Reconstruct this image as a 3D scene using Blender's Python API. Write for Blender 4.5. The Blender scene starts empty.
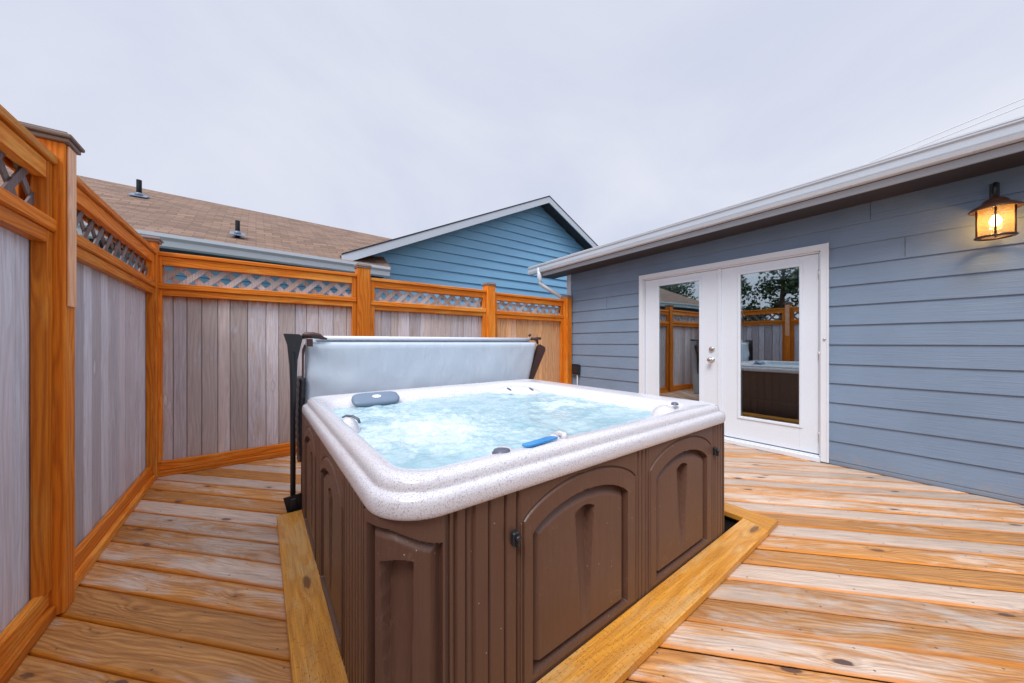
import bpy, bmesh, math, random
from math import radians, sin, cos, pi, sqrt, exp, atan
from mathutils import Vector, Matrix, noise
random.seed(7)
scene = bpy.context.scene
COL = scene.collection

# ------------------------------------------------------------------ mesh helpers
class MB:
    """collects geometry with a metric UV (u along the grain) and a per-piece random number"""
    def __init__(s):
        s.bm = bmesh.new(); s.uv = s.bm.loops.layers.uv.new('UVMap'); s.rl = s.bm.loops.layers.float_color.new('rnd')
    def _finish(s, faces, M, axis, rnd, smooth=False):
        a = axis
        for f in faces:
            nn = f.normal; n = [abs(nn.x), abs(nn.y), abs(nn.z)]
            oth = [i for i in range(3) if i != a]
            v = oth[0] if n[oth[0]] <= n[oth[1]] else oth[1]
            if n[a] > .8: ua, v = oth
            else: ua = a
            for l in f.loops:
                c = l.vert.co
                l[s.uv].uv = (c[ua], c[v]); l[s.rl] = (rnd, rnd, rnd, 1)
            f.smooth = smooth
        if M is not None:
            vs = {v for f in faces for v in f.verts}
            bmesh.ops.transform(s.bm, matrix=M, verts=list(vs))
    def box(s, x0, x1, y0, y1, z0, z1, M=None, bev=.002, axis=None, rnd=None, taper=None):
        """UVs are measured from the box centre, so v = 0 is the middle of a board"""
        cx, cy, cz = (x0+x1)/2, (y0+y1)/2, (z0+z1)/2
        d = (abs(x1-x0), abs(y1-y0), abs(z1-z0))
        r = bmesh.ops.create_cube(s.bm, size=1); vs = r['verts']
        for v in vs: v.co = Vector((v.co.x*d[0], v.co.y*d[1], v.co.z*d[2]))
        if taper:
            for v in vs: taper(v)
        faces = list({f for v in vs for f in v.link_faces})
        if bev and min(d) > bev*2.5:
            es = list({e for v in vs for e in v.link_edges})
            rb = bmesh.ops.bevel(s.bm, geom=es, offset=bev, segments=1, affect='EDGES', profile=.5)
            vs2 = set(rb['verts']) | {v for v in vs if v.is_valid}
            faces = list({f for v in vs2 for f in v.link_faces})
        for f in faces: f.normal_update()
        if axis is None: axis = d.index(max(d))
        T = Matrix.Translation((cx, cy, cz))
        s._finish(faces, (M @ T) if M is not None else T, axis, random.random() if rnd is None else rnd)
        return faces
    def prism(s, pts, ext, M=None, axis=0, rnd=None, smooth=False):
        """pts: 3-D outline, ext: vector of extrusion"""
        vs = [s.bm.verts.new(p) for p in pts]
        f = s.bm.faces.new(vs)
        r = bmesh.ops.extrude_face_region(s.bm, geom=[f])
        nv = [g for g in r['geom'] if isinstance(g, bmesh.types.BMVert)]
        bmesh.ops.translate(s.bm, verts=nv, vec=Vector(ext))
        faces = list({q for v in vs+nv for q in v.link_faces})
        bmesh.ops.recalc_face_normals(s.bm, faces=faces)
        s._finish(faces, M, axis, random.random() if rnd is None else rnd, smooth)
        return faces
    def tube(s, pts, rad, n=10, M=None, rnd=None, caps=True, flat=1.0):
        pts = [Vector(p) for p in pts]
        rad = rad if isinstance(rad, (list, tuple)) else [rad]*len(pts)
        rings = []; up = Vector((0, 0, 1)); acc = 0
        for i, p in enumerate(pts):
            t = (pts[min(i+1, len(pts)-1)] - pts[max(i-1, 0)]).normalized()
            a = t.cross(up)
            if a.length < .1: a = t.cross(Vector((0, 1, 0)))
            a.normalize(); b = t.cross(a).normalized()
            rings.append([s.bm.verts.new(p + a*cos(2*pi*k/n)*rad[i] + b*sin(2*pi*k/n)*rad[i]*flat) for k in range(n)])
        fs = []
        for i in range(len(rings)-1):
            for k in range(n):
                fs.append(s.bm.faces.new((rings[i][k], rings[i][(k+1) % n], rings[i+1][(k+1) % n], rings[i+1][k])))
        if caps:
            fs.append(s.bm.faces.new(rings[0][::-1])); fs.append(s.bm.faces.new(rings[-1]))
        bmesh.ops.recalc_face_normals(s.bm, faces=fs)
        s._finish(fs, M, 2, random.random() if rnd is None else rnd, True)
        return fs
    def lathe(s, prof, n=24, M=None, smooth=True):
        rings = [[s.bm.verts.new((r*cos(2*pi*k/n), r*sin(2*pi*k/n), z)) for k in range(n)] for r, z in prof]
        fs = []
        for i in range(len(rings)-1):
            for k in range(n):
                fs.append(s.bm.faces.new((rings[i][k], rings[i][(k+1) % n], rings[i+1][(k+1) % n], rings[i+1][k])))
        if prof[0][0] > 1e-4: fs.append(s.bm.faces.new(rings[0][::-1]))
        if prof[-1][0] > 1e-4: fs.append(s.bm.faces.new(rings[-1]))
        bmesh.ops.recalc_face_normals(s.bm, faces=fs)
        s._finish(fs, M, 2, .5, smooth)
        return fs
    def clip(s, co, no):
        """keep the side the normal points away from"""
        bmesh.ops.bisect_plane(s.bm, geom=s.bm.verts[:]+s.bm.edges[:]+s.bm.faces[:], plane_co=co, plane_no=no, clear_outer=True)
    def build(s, name, mat, parent=None, origin=None, bevelmod=None, autosmooth=False):
        me = bpy.data.meshes.new(name)
        s.bm.to_mesh(me); s.bm.free()
        o = bpy.data.objects.new(name, me); COL.objects.link(o)
        for m in (mat if isinstance(mat, (list, tuple)) else [mat]): me.materials.append(m)
        if origin is not None and parent is None:
            me.transform(Matrix.Translation(-Vector(origin))); o.location = origin
        if parent is not None:
            # geometry is written in world coordinates: undo the parent's own transform
            me.transform((ROOTM[parent.name]).inverted() if parent.name in ROOTM else Matrix.Identity(4))
            o.parent = parent
            ROOTM[o.name] = ROOTM.get(parent.name, Matrix.Identity(4))
        else:
            ROOTM[o.name] = Matrix.Translation(origin) if origin is not None else Matrix.Identity(4)
        if bevelmod:
            m = o.modifiers.new('bevel', 'BEVEL'); m.width = bevelmod; m.segments = 2; m.limit_method = 'ANGLE'
        return o
ROOTM = {}
def tag(o, label=None, cat=None, group=None, kind=None):
    if label: o['label'] = label
    if cat: o['category'] = cat
    if group: o['group'] = group
    if kind: o['kind'] = kind
    return o
def thing(name, loc, label, cat, group=None):
    o = bpy.data.objects.new(name, None); COL.objects.link(o); o.location = loc; o.empty_display_size = .1
    ROOTM[o.name] = Matrix.Translation(loc)
    return tag(o, label, cat, group)
def smooth01(a, b, x):
    t = max(0., min(1., (x-a)/(b-a))); return t*t*(3-2*t)

# ------------------------------------------------------------------ node helpers
class NT:
    def __init__(s, tree): s.t = tree; s.n = tree.nodes; s.l = tree.links
    def new(s, typ, **kw):
        n = s.n.new(typ)
        for k, v in kw.items(): setattr(n, k, v)
        return n
    def put(s, sock, v):
        if hasattr(v, 'is_output'): s.l.new(v, sock)
        elif v is not None: sock.default_value = v
    def math(s, op, a, b=None, c=None, clamp=False):
        n = s.new('ShaderNodeMath', operation=op); n.use_clamp = clamp
        s.put(n.inputs[0], a)
        if b is not None: s.put(n.inputs[1], b)
        if c is not None: s.put(n.inputs[2], c)
        return n.outputs[0]
    def vm(s, op, a, b=None):
        n = s.new('ShaderNodeVectorMath', operation=op); s.put(n.inputs[0], a)
        if b is not None: s.put(n.inputs[1], b)
        return n.outputs[0]
    def xyz(s, x, y, z=0.):
        n = s.new('ShaderNodeCombineXYZ'); s.put(n.inputs[0], x); s.put(n.inputs[1], y); s.put(n.inputs[2], z); return n.outputs[0]
    def sep(s, v):
        n = s.new('ShaderNodeSeparateXYZ'); s.l.new(v, n.inputs[0]); return n.outputs
    def noise(s, vec, scale=1., detail=3., rough=.5, dist=0., out=0):
        n = s.new('ShaderNodeTexNoise'); s.put(n.inputs['Vector'], vec); n.inputs['Scale'].default_value = scale
        n.inputs['Detail'].default_value = detail; n.inputs['Roughness'].default_value = rough; n.inputs['Distortion'].default_value = dist
        return n.outputs[out]
    def voro(s, vec, scale=1., feature='F1', rand=1.):
        n = s.new('ShaderNodeTexVoronoi', feature=feature); s.put(n.inputs['Vector'], vec); n.inputs['Scale'].default_value = scale
        n.inputs['Randomness'].default_value = rand; return n.outputs
    def mapr(s, v, a, b, c=0., d=1., smooth=True):
        n = s.new('ShaderNodeMapRange'); n.interpolation_type = 'SMOOTHSTEP' if smooth else 'LINEAR'
        s.put(n.inputs[0], v); n.inputs[1].default_value = a; n.inputs[2].default_value = b
        n.inputs[3].default_value = c; n.inputs[4].default_value = d; return n.outputs[0]
    def mix(s, f, a, b, blend='MIX'):
        n = s.new('ShaderNodeMix', data_type='RGBA', blend_type=blend); s.put(n.inputs[0], f)
        s.put(n.inputs[6], (*a, 1) if isinstance(a, tuple) and len(a) == 3 else a)
        s.put(n.inputs[7], (*b, 1) if isinstance(b, tuple) and len(b) == 3 else b); return n.outputs[2]
    def bump(s, h, strength=.3, dist=.01, normal=None):
        n = s.new('ShaderNodeBump'); n.inputs['Strength'].default_value = strength; n.inputs['Distance'].default_value = dist
        s.put(n.inputs['Height'], h)
        if normal is not None: s.put(n.inputs['Normal'], normal)
        return n.outputs[0]
def mat(name):
    m = bpy.data.materials.new(name); m.use_nodes = True
    nt = NT(m.node_tree); b = nt.n['Principled BSDF']
    return m, nt, b
def setb(nt, b, color=None, rough=None, normal=None, **kw):
    if color is not None: nt.put(b.inputs['Base Color'], (*color, 1) if isinstance(color, tuple) and len(color) == 3 else color)
    if rough is not None: nt.put(b.inputs['Roughness'], rough)
    if normal is not None: nt.put(b.inputs['Normal'], normal)
    for k, v in kw.items(): nt.put(b.inputs[k.replace('_', ' ')], v)

def wood(name, ca, cb, cw, ce=None, weather=(.35, .7), rough=(.4, .65), knots=.45, kcol=(.05, .035, .03), ringf=95., edge=None,
         bump=.35, warm=0., kscale=(1.7, 9.), topstain=None, incise=False, rndamt=.35, spec=.5, knotring=1., wobamp=34., gs=.75, streak=0., screws=False):
    m, nt, b = mat(name)
    uvn = nt.new('ShaderNodeUVMap', uv_map='UVMap').outputs[0]
    rn = nt.new('ShaderNodeAttribute', attribute_name='rnd').outputs['Fac']
    u, v, _ = nt.sep(uvn)
    u2 = nt.math('MULTIPLY_ADD', rn, 37.3, u); v2 = nt.math('MULTIPLY_ADD', rn, 17.9, v)
    # low frequency wander of the grain
    wob = nt.noise(nt.xyz(nt.math('MULTIPLY', u2, 1.3), nt.math('MULTIPLY', v2, 7.)), 1., 2., .5)
    vo = nt.voro(nt.xyz(nt.math('MULTIPLY', u2, kscale[0]), nt.math('MULTIPLY', v2, kscale[1])), 1.)
    d = vo[0]; kr, kg, kb = nt.sep(vo[1])
    has = nt.math('LESS_THAN', kr, knots)
    kd = nt.math('MULTIPLY', nt.mapr(d, .0, .42, 1., 0.), has)
    # the ring field bends round the knots
    ph = nt.math('ADD', nt.math('MULTIPLY', v2, ringf*1.6), nt.math('MULTIPLY', wob, wobamp))
    ph = nt.math('ADD', ph, nt.math('MULTIPLY', kd, 11.*knotring))
    g = nt.math('MULTIPLY_ADD', nt.math('SINE', ph), .5, .5)
    g = nt.math('POWER', g, 1.6)
    fib = nt.noise(nt.xyz(nt.math('MULTIPLY', u2, 5.), nt.math('MULTIPLY', v2, 260.)), 1., 3., .6)
    big = nt.noise(nt.xyz(nt.math('MULTIPLY', u2, .9), nt.math('MULTIPLY', v2, 5.), nt.math('MULTIPLY', rn, 9.)), 1., 4., .55)
    col = nt.mix(nt.math('MULTIPLY', g, gs), ca, cb)
    if streak:
        st0 = nt.noise(nt.xyz(nt.math('MULTIPLY', u2, 2.6), nt.math('MULTIPLY', v2, 52.), nt.math('MULTIPLY', rn, 5.)), 1., 7., .68, .4)
        col = nt.mix(nt.mapr(st0, .40, .66, 0., streak), col, cb)
    wmask = nt.mapr(nt.math('ADD', big, nt.math('MULTIPLY', nt.math('SUBTRACT', rn, .5), rndamt)), weather[0], weather[1])
    wcol = nt.mix(nt.math('MULTIPLY', g, .45*gs/.75), cw, tuple(c*.62 for c in cw))
    if streak:
        st1 = nt.noise(nt.xyz(nt.math('MULTIPLY', u2, 3.4), nt.math('MULTIPLY', v2, 70.), nt.math('MULTIPLY_ADD', rn, 3., 4.)), 1., 7., .7, .3)
        wcol = nt.mix(nt.mapr(st1, .42, .70, 0., .55), wcol, (cw[0]*.48, cw[1]*.50, cw[2]*.56))
        pat = nt.noise(nt.xyz(nt.math('MULTIPLY', u2, 2.4), nt.math('MULTIPLY', v2, 11.), 3.), 1., 6., .7, .6)
        wmask = nt.math('MULTIPLY', nt.mapr(nt.math('MULTIPLY_ADD', nt.math('SUBTRACT', pat, .5), 1.3, nt.math('ADD', big, nt.math('MULTIPLY', nt.math('SUBTRACT', rn, .5), rndamt))), weather[0], weather[1]), .92)
    col = nt.mix(wmask, col, wcol)
    if ce is not None:
        av = nt.math('ABSOLUTE', nt.math('ADD', v, nt.math('MULTIPLY', nt.math('SUBTRACT', wob, .5), .035)))
        em = nt.mapr(av, edge[0], edge[1], 0., .85)
        col = nt.mix(em, col, ce)
    if topstain is not None:
        # overspray of the orange stain along the top of the panel
        geo = nt.new('ShaderNodeNewGeometry').outputs['Position']
        gx, gy, gz = nt.sep(geo)
        st = nt.noise(nt.xyz(nt.math('MULTIPLY', gx, 30.), nt.math('MULTIPLY', gy, 30.), nt.math('MULTIPLY', gz, 5.)), 1., 4., .6)
        tm = nt.mapr(nt.math('ADD', gz, nt.math('MULTIPLY', nt.math('SUBTRACT', st, .5), .13)), topstain[0], topstain[1], 0., .9)
        col = nt.mix(tm, col, topstain[2])
    col = nt.mix(1., col, nt.mix(fib, (.60, .60, .60), (1.34, 1.34, 1.34)), 'MULTIPLY')
    # whole boards differ a little
    tone = nt.math('MULTIPLY_ADD', nt.math('FRACT', nt.math('MULTIPLY', rn, 7.77)), .42, .79)
    col = nt.mix(1., col, nt.xyz(tone, tone, tone), 'MULTIPLY')
    kn = nt.noise(nt.xyz(nt.math('MULTIPLY', u2, 30.), nt.math('MULTIPLY', v2, 120.)), 1., 3.)
    kk = nt.math('MULTIPLY', nt.mapr(nt.math('MULTIPLY_ADD', nt.math('SUBTRACT', kn, .5), .10, d), .085, .125, 1., 0.), has)
    kfade = nt.math('MULTIPLY', kk, nt.math('MULTIPLY_ADD', kg, .35, .65))
    col = nt.mix(kfade, col, kcol)
    halo = nt.math('MULTIPLY', nt.mapr(d, .08, .22, .35, 0.), has)
    col = nt.mix(halo, col, tuple(c*.55 for c in cb))
    if screws:
        dk = nt.noise(nt.xyz(nt.math('MULTIPLY', u2, 1.8), nt.math('MULTIPLY', v2, 30.), 7.), 1., 8., .75, .8)
        col = nt.mix(nt.mapr(dk, .52, .74, 0., .62), col, (.17, .085, .04))
        ck = nt.noise(nt.xyz(nt.math('MULTIPLY', u2, 5.5), nt.math('MULTIPLY', v2, 210.), 2.), 1., 3., .6)
        col = nt.mix(nt.mapr(ck, .66, .74, 0., .7), col, (.10, .055, .035))
        su = nt.math('MULTIPLY', nt.math('SUBTRACT', nt.math('FRACT', nt.math('DIVIDE', u2, .46)), .5), .46)
        sv = nt.math('SUBTRACT', nt.math('ABSOLUTE', v), .046)
        sd = nt.math('SQRT', nt.math('ADD', nt.math('MULTIPLY', su, su), nt.math('MULTIPLY', sv, sv)))
        sm_ = nt.mapr(sd, .0030, .0050, 1., 0.)
        col = nt.mix(nt.math('MULTIPLY', sm_, .85), col, (.05, .045, .045))
    h = nt.math('ADD', nt.math('MULTIPLY', g, -.25), nt.math('MULTIPLY', fib, .8))
    h = nt.math('SUBTRACT', h, nt.math('MULTIPLY', kk, .5))
    if incise:
        br = nt.voro(nt.xyz(nt.math('MULTIPLY', u2, 45.), nt.math('MULTIPLY', v2, 150.)), 1., 'F1', .35)
        im = nt.mapr(br[0], .12, .24, 1., 0.)
        col = nt.mix(nt.math('MULTIPLY', im, .5), col, tuple(c*.35 for c in cb))
        h = nt.math('SUBTRACT', h, im)
    r = nt.math('ADD', nt.mapr(big, .3, .7, rough[0], rough[1]), nt.math('MULTIPLY', nt.math('SUBTRACT', fib, .5), .25))
    setb(nt, b, col, r, nt.bump(h, bump, .004), Specular_IOR_Level=spec)
    return m

def paint(name, col, rough=.5, grain=None, var=.08, bump=.15, spec=.5, dirt=None, splash=False):
    m, nt, b = mat(name)
    geo = nt.new('ShaderNodeNewGeometry').outputs['Position']
    x, y, z = nt.sep(geo)
    n1 = nt.noise(geo, 1.7, 4., .6)
    c = nt.mix(n1, tuple(k*(1-var) for k in col), tuple(min(1, k*(1+var)) for k in col))
    gr = nt.noise(nt.xyz(nt.math('MULTIPLY', x, grain[0]), nt.math('MULTIPLY', y, grain[1]), nt.math('MULTIPLY', z, grain[2])), 1., 4., .6) if grain else nt.noise(geo, 90., 3., .6)
    c = nt.mix(1., c, nt.mix(gr, (.94, .94, .94), (1.06, 1.06, 1.06)), 'MULTIPLY')
    if dirt:
        dn = nt.noise(geo, 4., 5., .7)
        c = nt.mix(nt.mapr(dn, dirt[0], dirt[1], 0., .5), c, dirt[2])
    if splash:   # mud splashed up from the deck
        sn = nt.noise(nt.xyz(nt.math('MULTIPLY', y, 9.), nt.math('MULTIPLY', z, 9.), 0.), 1., 6., .75)
        sm = nt.mapr(nt.math('SUBTRACT', sn, nt.math('MULTIPLY', z, 1.3)), .30, .62, 0., .55)
        c = nt.mix(sm, c, (.30, .27, .25))
    setb(nt, b, c, nt.mapr(n1, .3, .7, rough-.06, rough+.06), nt.bump(gr, bump, .004), Specular_IOR_Level=spec)
    return m

M = {}
M['stain'] = wood('orange_stained_cedar', (.80, .235, .016), (.52, .115, .006), (.88, .36, .06), streak=.35, spec=.22, weather=(.45, .8), rough=(.45, .65), knots=.34, ringf=150, bump=.25, kcol=(.10, .035, .015), kscale=(1.5, 14.), rndamt=.25)
M['rawpost'] = wood('pale_cedar_post', (.82, .47, .27), (.68, .32, .16), (.76, .52, .38), weather=(.35, .7), rough=(.5, .7), knots=.3, ringf=130, bump=.25)
M['cap'] = wood('weathered_post_cap', (.26, .19, .15), (.18, .12, .10), (.30, .25, .24), weather=(.3, .6), rough=(.6, .8), knots=.1, ringf=200)
M['grey'] = wood('weathered_grey_boards', (.60, .57, .62), (.46, .43, .47), (.70, .70, .77), weather=(.4, .6), rough=(.6, .8), knots=.42, kcol=(.96, .96, 1.), ringf=120, gs=.5, streak=.45, bump=.5, kscale=(2.4, 9.), rndamt=.5, spec=.3)
M['greyback'] = wood('weathered_grey_boards_with_stain', (.63, .54, .51), (.48, .39, .37), (.70, .65, .68), weather=(.4, .62), rough=(.6, .8), knots=.42, kcol=(.92, .90, .95), ringf=120, gs=.5, streak=.45, bump=.5, kscale=(2.4, 9.), rndamt=.5, spec=.3, topstain=(1.525, 1.60, (.55, .20, .05)))
M['fresh'] = wood('fresh_cedar_boards', (.78, .46, .24), (.64, .31, .13), (.68, .50, .40), weather=(.5, .85), rough=(.5, .7), knots=.3, ringf=80, bump=.4, spec=.3, topstain=(1.50, 1.60, (.60, .24, .05)))
M['lattice'] = wood('weathered_lattice', (.47, .36, .31), (.34, .25, .21), (.54, .48, .47), weather=(.3, .6), rough=(.6, .8), knots=.0, ringf=200)
M['darklattice'] = wood('dark_lattice', (.16, .11, .10), (.10, .07, .07), (.22, .19, .20), weather=(.3, .6), rough=(.5, .7), knots=.0, ringf=200)
M['deck'] = wood('wet_weathered_deck_boards', (.66, .32, .10), (.32, .12, .030), (.68, .54, .43), gs=.55, streak=.6, screws=True, spec=.38, ce=(.60, .20, .012), edge=(.054, .074), weather=(.30, .62), rough=(.28, .5), wobamp=60., knots=.55, kcol=(.025, .026, .045), ringf=190, bump=.9, kscale=(3.2, 9.), rndamt=.6)
M['curb'] = wood('yellow_treated_board', (.66, .29, .035), (.43, .155, .016), (.66, .38, .13), gs=.5, streak=.5, weather=(.42, .75), rough=(.3, .48), knots=.35, ringf=70, bump=.6, kcol=(.13, .06, .03), incise=True, kscale=(2., 7.))
M['siding'] = paint('grey_blue_siding_paint', (.20, .275, .385), .5, (60., 5., 130.), .17, .7, spec=.35, splash=True)
M['bluesiding'] = paint('bright_blue_siding_paint', (.25, .52, .76), .55, (5., 60., 90.), .08, .3)
M['white'] = paint('white_paint', (.75, .81, .89), .35, None, .04, .05)
M['trimwhite'] = paint('weathered_white_trim', (.76, .80, .86), .4, None, .05, .08, dirt=(.66, .85, (.50, .47, .45)))
M['gutter'] = paint('pale_grey_gutter', (.57, .63, .71), .35, None, .05, .05)
M['gutterlip'] = paint('gutter_light_metal', (.68, .72, .78), .3, None, .04, .03)
M['fascia'] = paint('grey_fascia', (.48, .53, .60), .45, None, .05, .05)
M['brownfascia'] = paint('dark_brown_gap', (.12, .055, .035), .6, None, .1, .1)
M['soffit'] = paint('shaded_soffit_brown', (.05, .042, .045), .6, None, .06, .1)  # dark brown soffit, the shade under the eaves put into its colour
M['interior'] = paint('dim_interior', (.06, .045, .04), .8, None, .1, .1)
M['pit'] = paint('dark_pit_lining', (.02, .016, .014), .9, None, .1, .1)
M['blackmetal'] = paint('black_powder_coat', (.018, .02, .025), .35, None, .2, .1)
M['ventpipe'] = paint('black_vent_pipe', (.010, .012, .018), .7, None, .1, .1, spec=.15)
M['brownmetal'] = paint('dark_brown_plastic', (.06, .025, .022), .4, None, .15, .1)
M['chrome'], nt, b = mat('brushed_nickel'); setb(nt, b, (.62, .60, .58), nt.mapr(nt.noise(nt.new('ShaderNodeNewGeometry').outputs['Position'], 300., 2.), .3, .7, .2, .35), Metallic=1.)
M['plastic_grey'] = paint('grey_cushion', (.15, .21, .29), .42, None, .12, .2)
M['knob'] = paint('dark_grey_knob', (.10, .11, .15), .25, None, .1, .05)
M['bluefilm'] = paint('blue_control_film', (.03, .30, .70), .25, None, .12, .03)

def cabinet_mat():
    m, nt, b = mat('brown_cabinet_plastic')
    geo = nt.new('ShaderNodeNewGeometry').outputs['Position']; x, y, z = nt.sep(geo)
    n1 = nt.noise(geo, 2.2, 4., .6)
    gr = nt.noise(nt.xyz(nt.math('MULTIPLY', x, 160.), nt.math('MULTIPLY', y, 160.), nt.math('MULTIPLY', z, 6.)), 1., 3., .6)
    c = nt.mix(n1, (.105, .052, .034), (.145, .075, .050))
    c = nt.mix(1., c, nt.mix(gr, (.80, .80, .80), (1.2, 1.2, 1.2)), 'MULTIPLY')
    # dried water marks and pollen
    sp = nt.voro(geo, 38.); keep = nt.math('LESS_THAN', nt.sep(sp[1])[0], .16)
    sm = nt.math('MULTIPLY', nt.mapr(sp[0], .05, .11, 1., 0.), keep)
    dust = nt.math('MULTIPLY', nt.mapr(nt.noise(geo, 5., 5., .7), .55, .75, 0., .28), nt.mapr(nt.noise(geo, 160., 2.), .45, .6))
    c = nt.mix(nt.math('MULTIPLY', sm, .75), c, (.55, .48, .44)); c = nt.mix(dust, c, (.34, .24, .20))
    setb(nt, b, c, nt.mapr(n1, .3, .7, .36, .5), nt.bump(nt.math('ADD', gr, nt.math('MULTIPLY', sm, .6)), .40, .003))
    return m
M['cabinet'] = cabinet_mat()
def shell_mat():
    m, nt, b = mat('speckled_white_acrylic')
    geo = nt.new('ShaderNodeNewGeometry').outputs['Position']
    s1 = nt.noise(geo, 230., 2., .7); s2 = nt.noise(geo, 120., 2., .6)
    c = nt.mix(nt.mapr(s1, .50, .66, 0., .75), (.70, .69, .72), (.30, .27, .30))
    c = nt.mix(nt.mapr(s2, .60, .72, 0., .5), c, (.84, .82, .85))
    wet = nt.mapr(nt.noise(geo, 7., 3.), .3, .7, .17, .25)
    setb(nt, b, c, wet, nt.bump(s1, .10, .0015), Coat_Weight=.3, Coat_Roughness=.08)
    return m
M['shell'] = shell_mat()
def water_mat():
    m, nt, b = mat('aerated_spa_water')
    geo = nt.new('ShaderNodeNewGeometry').outputs['Position']; x, y, z = nt.sep(geo)
    def blob(cx, cy, r):
        dx = nt.math('SUBTRACT', x, cx); dy = nt.math('SUBTRACT', y, cy)
        dd = nt.math('SQRT', nt.math('ADD', nt.math('MULTIPLY', dx, dx), nt.math('MULTIPLY', dy, dy)))
        return nt.mapr(dd, 0., r, 1., 0.)
    f = nt.math('ADD', nt.math('MULTIPLY', blob(.72, 1.62, .62), .9), nt.math('MULTIPLY', blob(1.78, 1.72, .5), .62))
    f = nt.math('ADD', f, nt.math('MULTIPLY', blob(.60, 2.30, .45), .4))
    n1 = nt.noise(geo, 4.6, 7., .70, 1.4); n2 = nt.noise(geo, 30., 6., .75, 1.2); n3 = nt.noise(geo, 85., 3., .7)
    fo = nt.math('ADD', nt.math('MULTIPLY', nt.math('SUBTRACT', n1, .5), 1.25), nt.math('MULTIPLY', nt.math('SUBTRACT', n2, .5), .35))
    fo = nt.math('ADD', nt.math('ADD', fo, f), nt.math('MULTIPLY', nt.math('SUBTRACT', n3, .5), .3))
    fm = nt.mapr(fo, .05, 1.25)
    deep = nt.mix(nt.mapr(n1, .35, .65), (.30, .48, .54), (.50, .66, .71))
    c = nt.mix(nt.math('MULTIPLY', fm, nt.mapr(n3, .3, .6, .75, 1.)), deep, (.76, .84, .88))
    h = nt.math('ADD', nt.math('MULTIPLY', n2, .7), nt.math('MULTIPLY', n3, .35))
    setb(nt, b, c, nt.mapr(fo, 0., .9, .06, .4), nt.bump(h, .32, .010), Specular_IOR_Level=.5, Subsurface_Weight=.12)
    b.inputs['Subsurface Radius'].default_value = (.05, .12, .15)
    return m
M['water'] = water_mat()
def vinyl_mat():
    m, nt, b = mat('slate_blue_vinyl')
    geo = nt.new('ShaderNodeNewGeometry').outputs['Position']; x, y, z = nt.sep(geo)
    n = nt.noise(geo, 3., 4., .55); gr = nt.noise(geo, 260., 2.)
    wr = nt.noise(nt.xyz(nt.math('MULTIPLY', x, 9.), nt.math('MULTIPLY', y, 9.), nt.math('MULTIPLY', z, 3.5)), 1., 3., .5, 1.)
    c = nt.mix(n, (.46, .54, .63), (.55, .62, .70))
    d = nt.noise(geo, 1.6, 5., .7); c = nt.mix(nt.mapr(d, .52, .72, 0., .45), c, (.60, .68, .70))
    setb(nt, b, c, .34, nt.bump(nt.math('ADD', nt.math('MULTIPLY', gr, .06), wr), .35, .02))
    return m
M['vinyl'] = vinyl_mat()
M['blackvinyl'] = paint('black_cover_lining', (.02, .022, .03), .38, (3., 3., 60.), .2, .8)
def shingle_mat():
    m, nt, b = mat('brown_roof_shingles')
    uv = nt.new('ShaderNodeUVMap', uv_map='UVMap').outputs[0]
    n = nt.new('ShaderNodeTexBrick'); nt.put(n.inputs['Vector'], uv); n.offset = .5
    n.inputs['Scale'].default_value = 1.; n.inputs['Brick Width'].default_value = .24; n.inputs['Row Height'].default_value = .105
    n.inputs['Mortar Size'].default_value = .008; n.inputs['Mortar Smooth'].default_value = .3; n.inputs['Bias'].default_value = 0.
    n.inputs['Color1'].default_value = (.275, .18, .13, 1); n.inputs['Color2'].default_value = (.165, .108, .08, 1); n.inputs['Mortar'].default_value = (.135, .088, .066, 1)
    u, v, _ = nt.sep(uv)
    g = nt.noise(uv, 180., 2., .7); b2 = nt.noise(uv, 2.2, 4., .6)
    c = nt.mix(1., n.outputs[0], nt.mix(g, (.72, .72, .72), (1.3, 1.3, 1.3)), 'MULTIPLY')
    c = nt.mix(1., c, nt.mix(b2, (.85, .85, .85), (1.15, 1.15, 1.15)), 'MULTIPLY')
    saw = nt.math('FRACT', nt.math('DIVIDE', v, .105))
    h = nt.math('ADD', nt.math('MULTIPLY', saw, -1.), nt.math('MULTIPLY', g, .3))
    setb(nt, b, c, .85, nt.bump(h, .8, .012), Specular_IOR_Level=.25)
    return m
M['shingle'] = shingle_mat()
def glass_mat():
    m = bpy.data.materials.new('door_glass'); m.use_nodes = True; nt = NT(m.node_tree)
    for n in list(nt.n):
        if n.type != 'OUTPUT_MATERIAL': nt.n.remove(n)
    out = [n for n in nt.n if n.type == 'OUTPUT_MATERIAL'][0]
    tr = nt.new('ShaderNodeBsdfTransparent'); tr.inputs[0].default_value = (.80, .86, .86, 1)
    gl = nt.new('ShaderNodeBsdfGlossy'); gl.inputs['Roughness'].default_value = .012; gl.inputs[0].default_value = (.86, .95, 1., 1)
    nz = nt.noise(nt.new('ShaderNodeNewGeometry').outputs['Position'], 1.3, 2.)
    nt.put(gl.inputs['Normal'], nt.bump(nz, .05, .02))
    fr = nt.new('ShaderNodeFresnel'); fr.inputs[0].default_value = 1.5
    f = nt.math('MULTIPLY_ADD', fr.outputs[0], 2.2, .27, clamp=True)
    mx = nt.new('ShaderNodeMixShader'); nt.put(mx.inputs[0], f); nt.l.new(tr.outputs[0], mx.inputs[1]); nt.l.new(gl.outputs[0], mx.inputs[2])
    nt.l.new(mx.outputs[0], out.inputs[0]); return m
M['glass'] = glass_mat()
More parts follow.
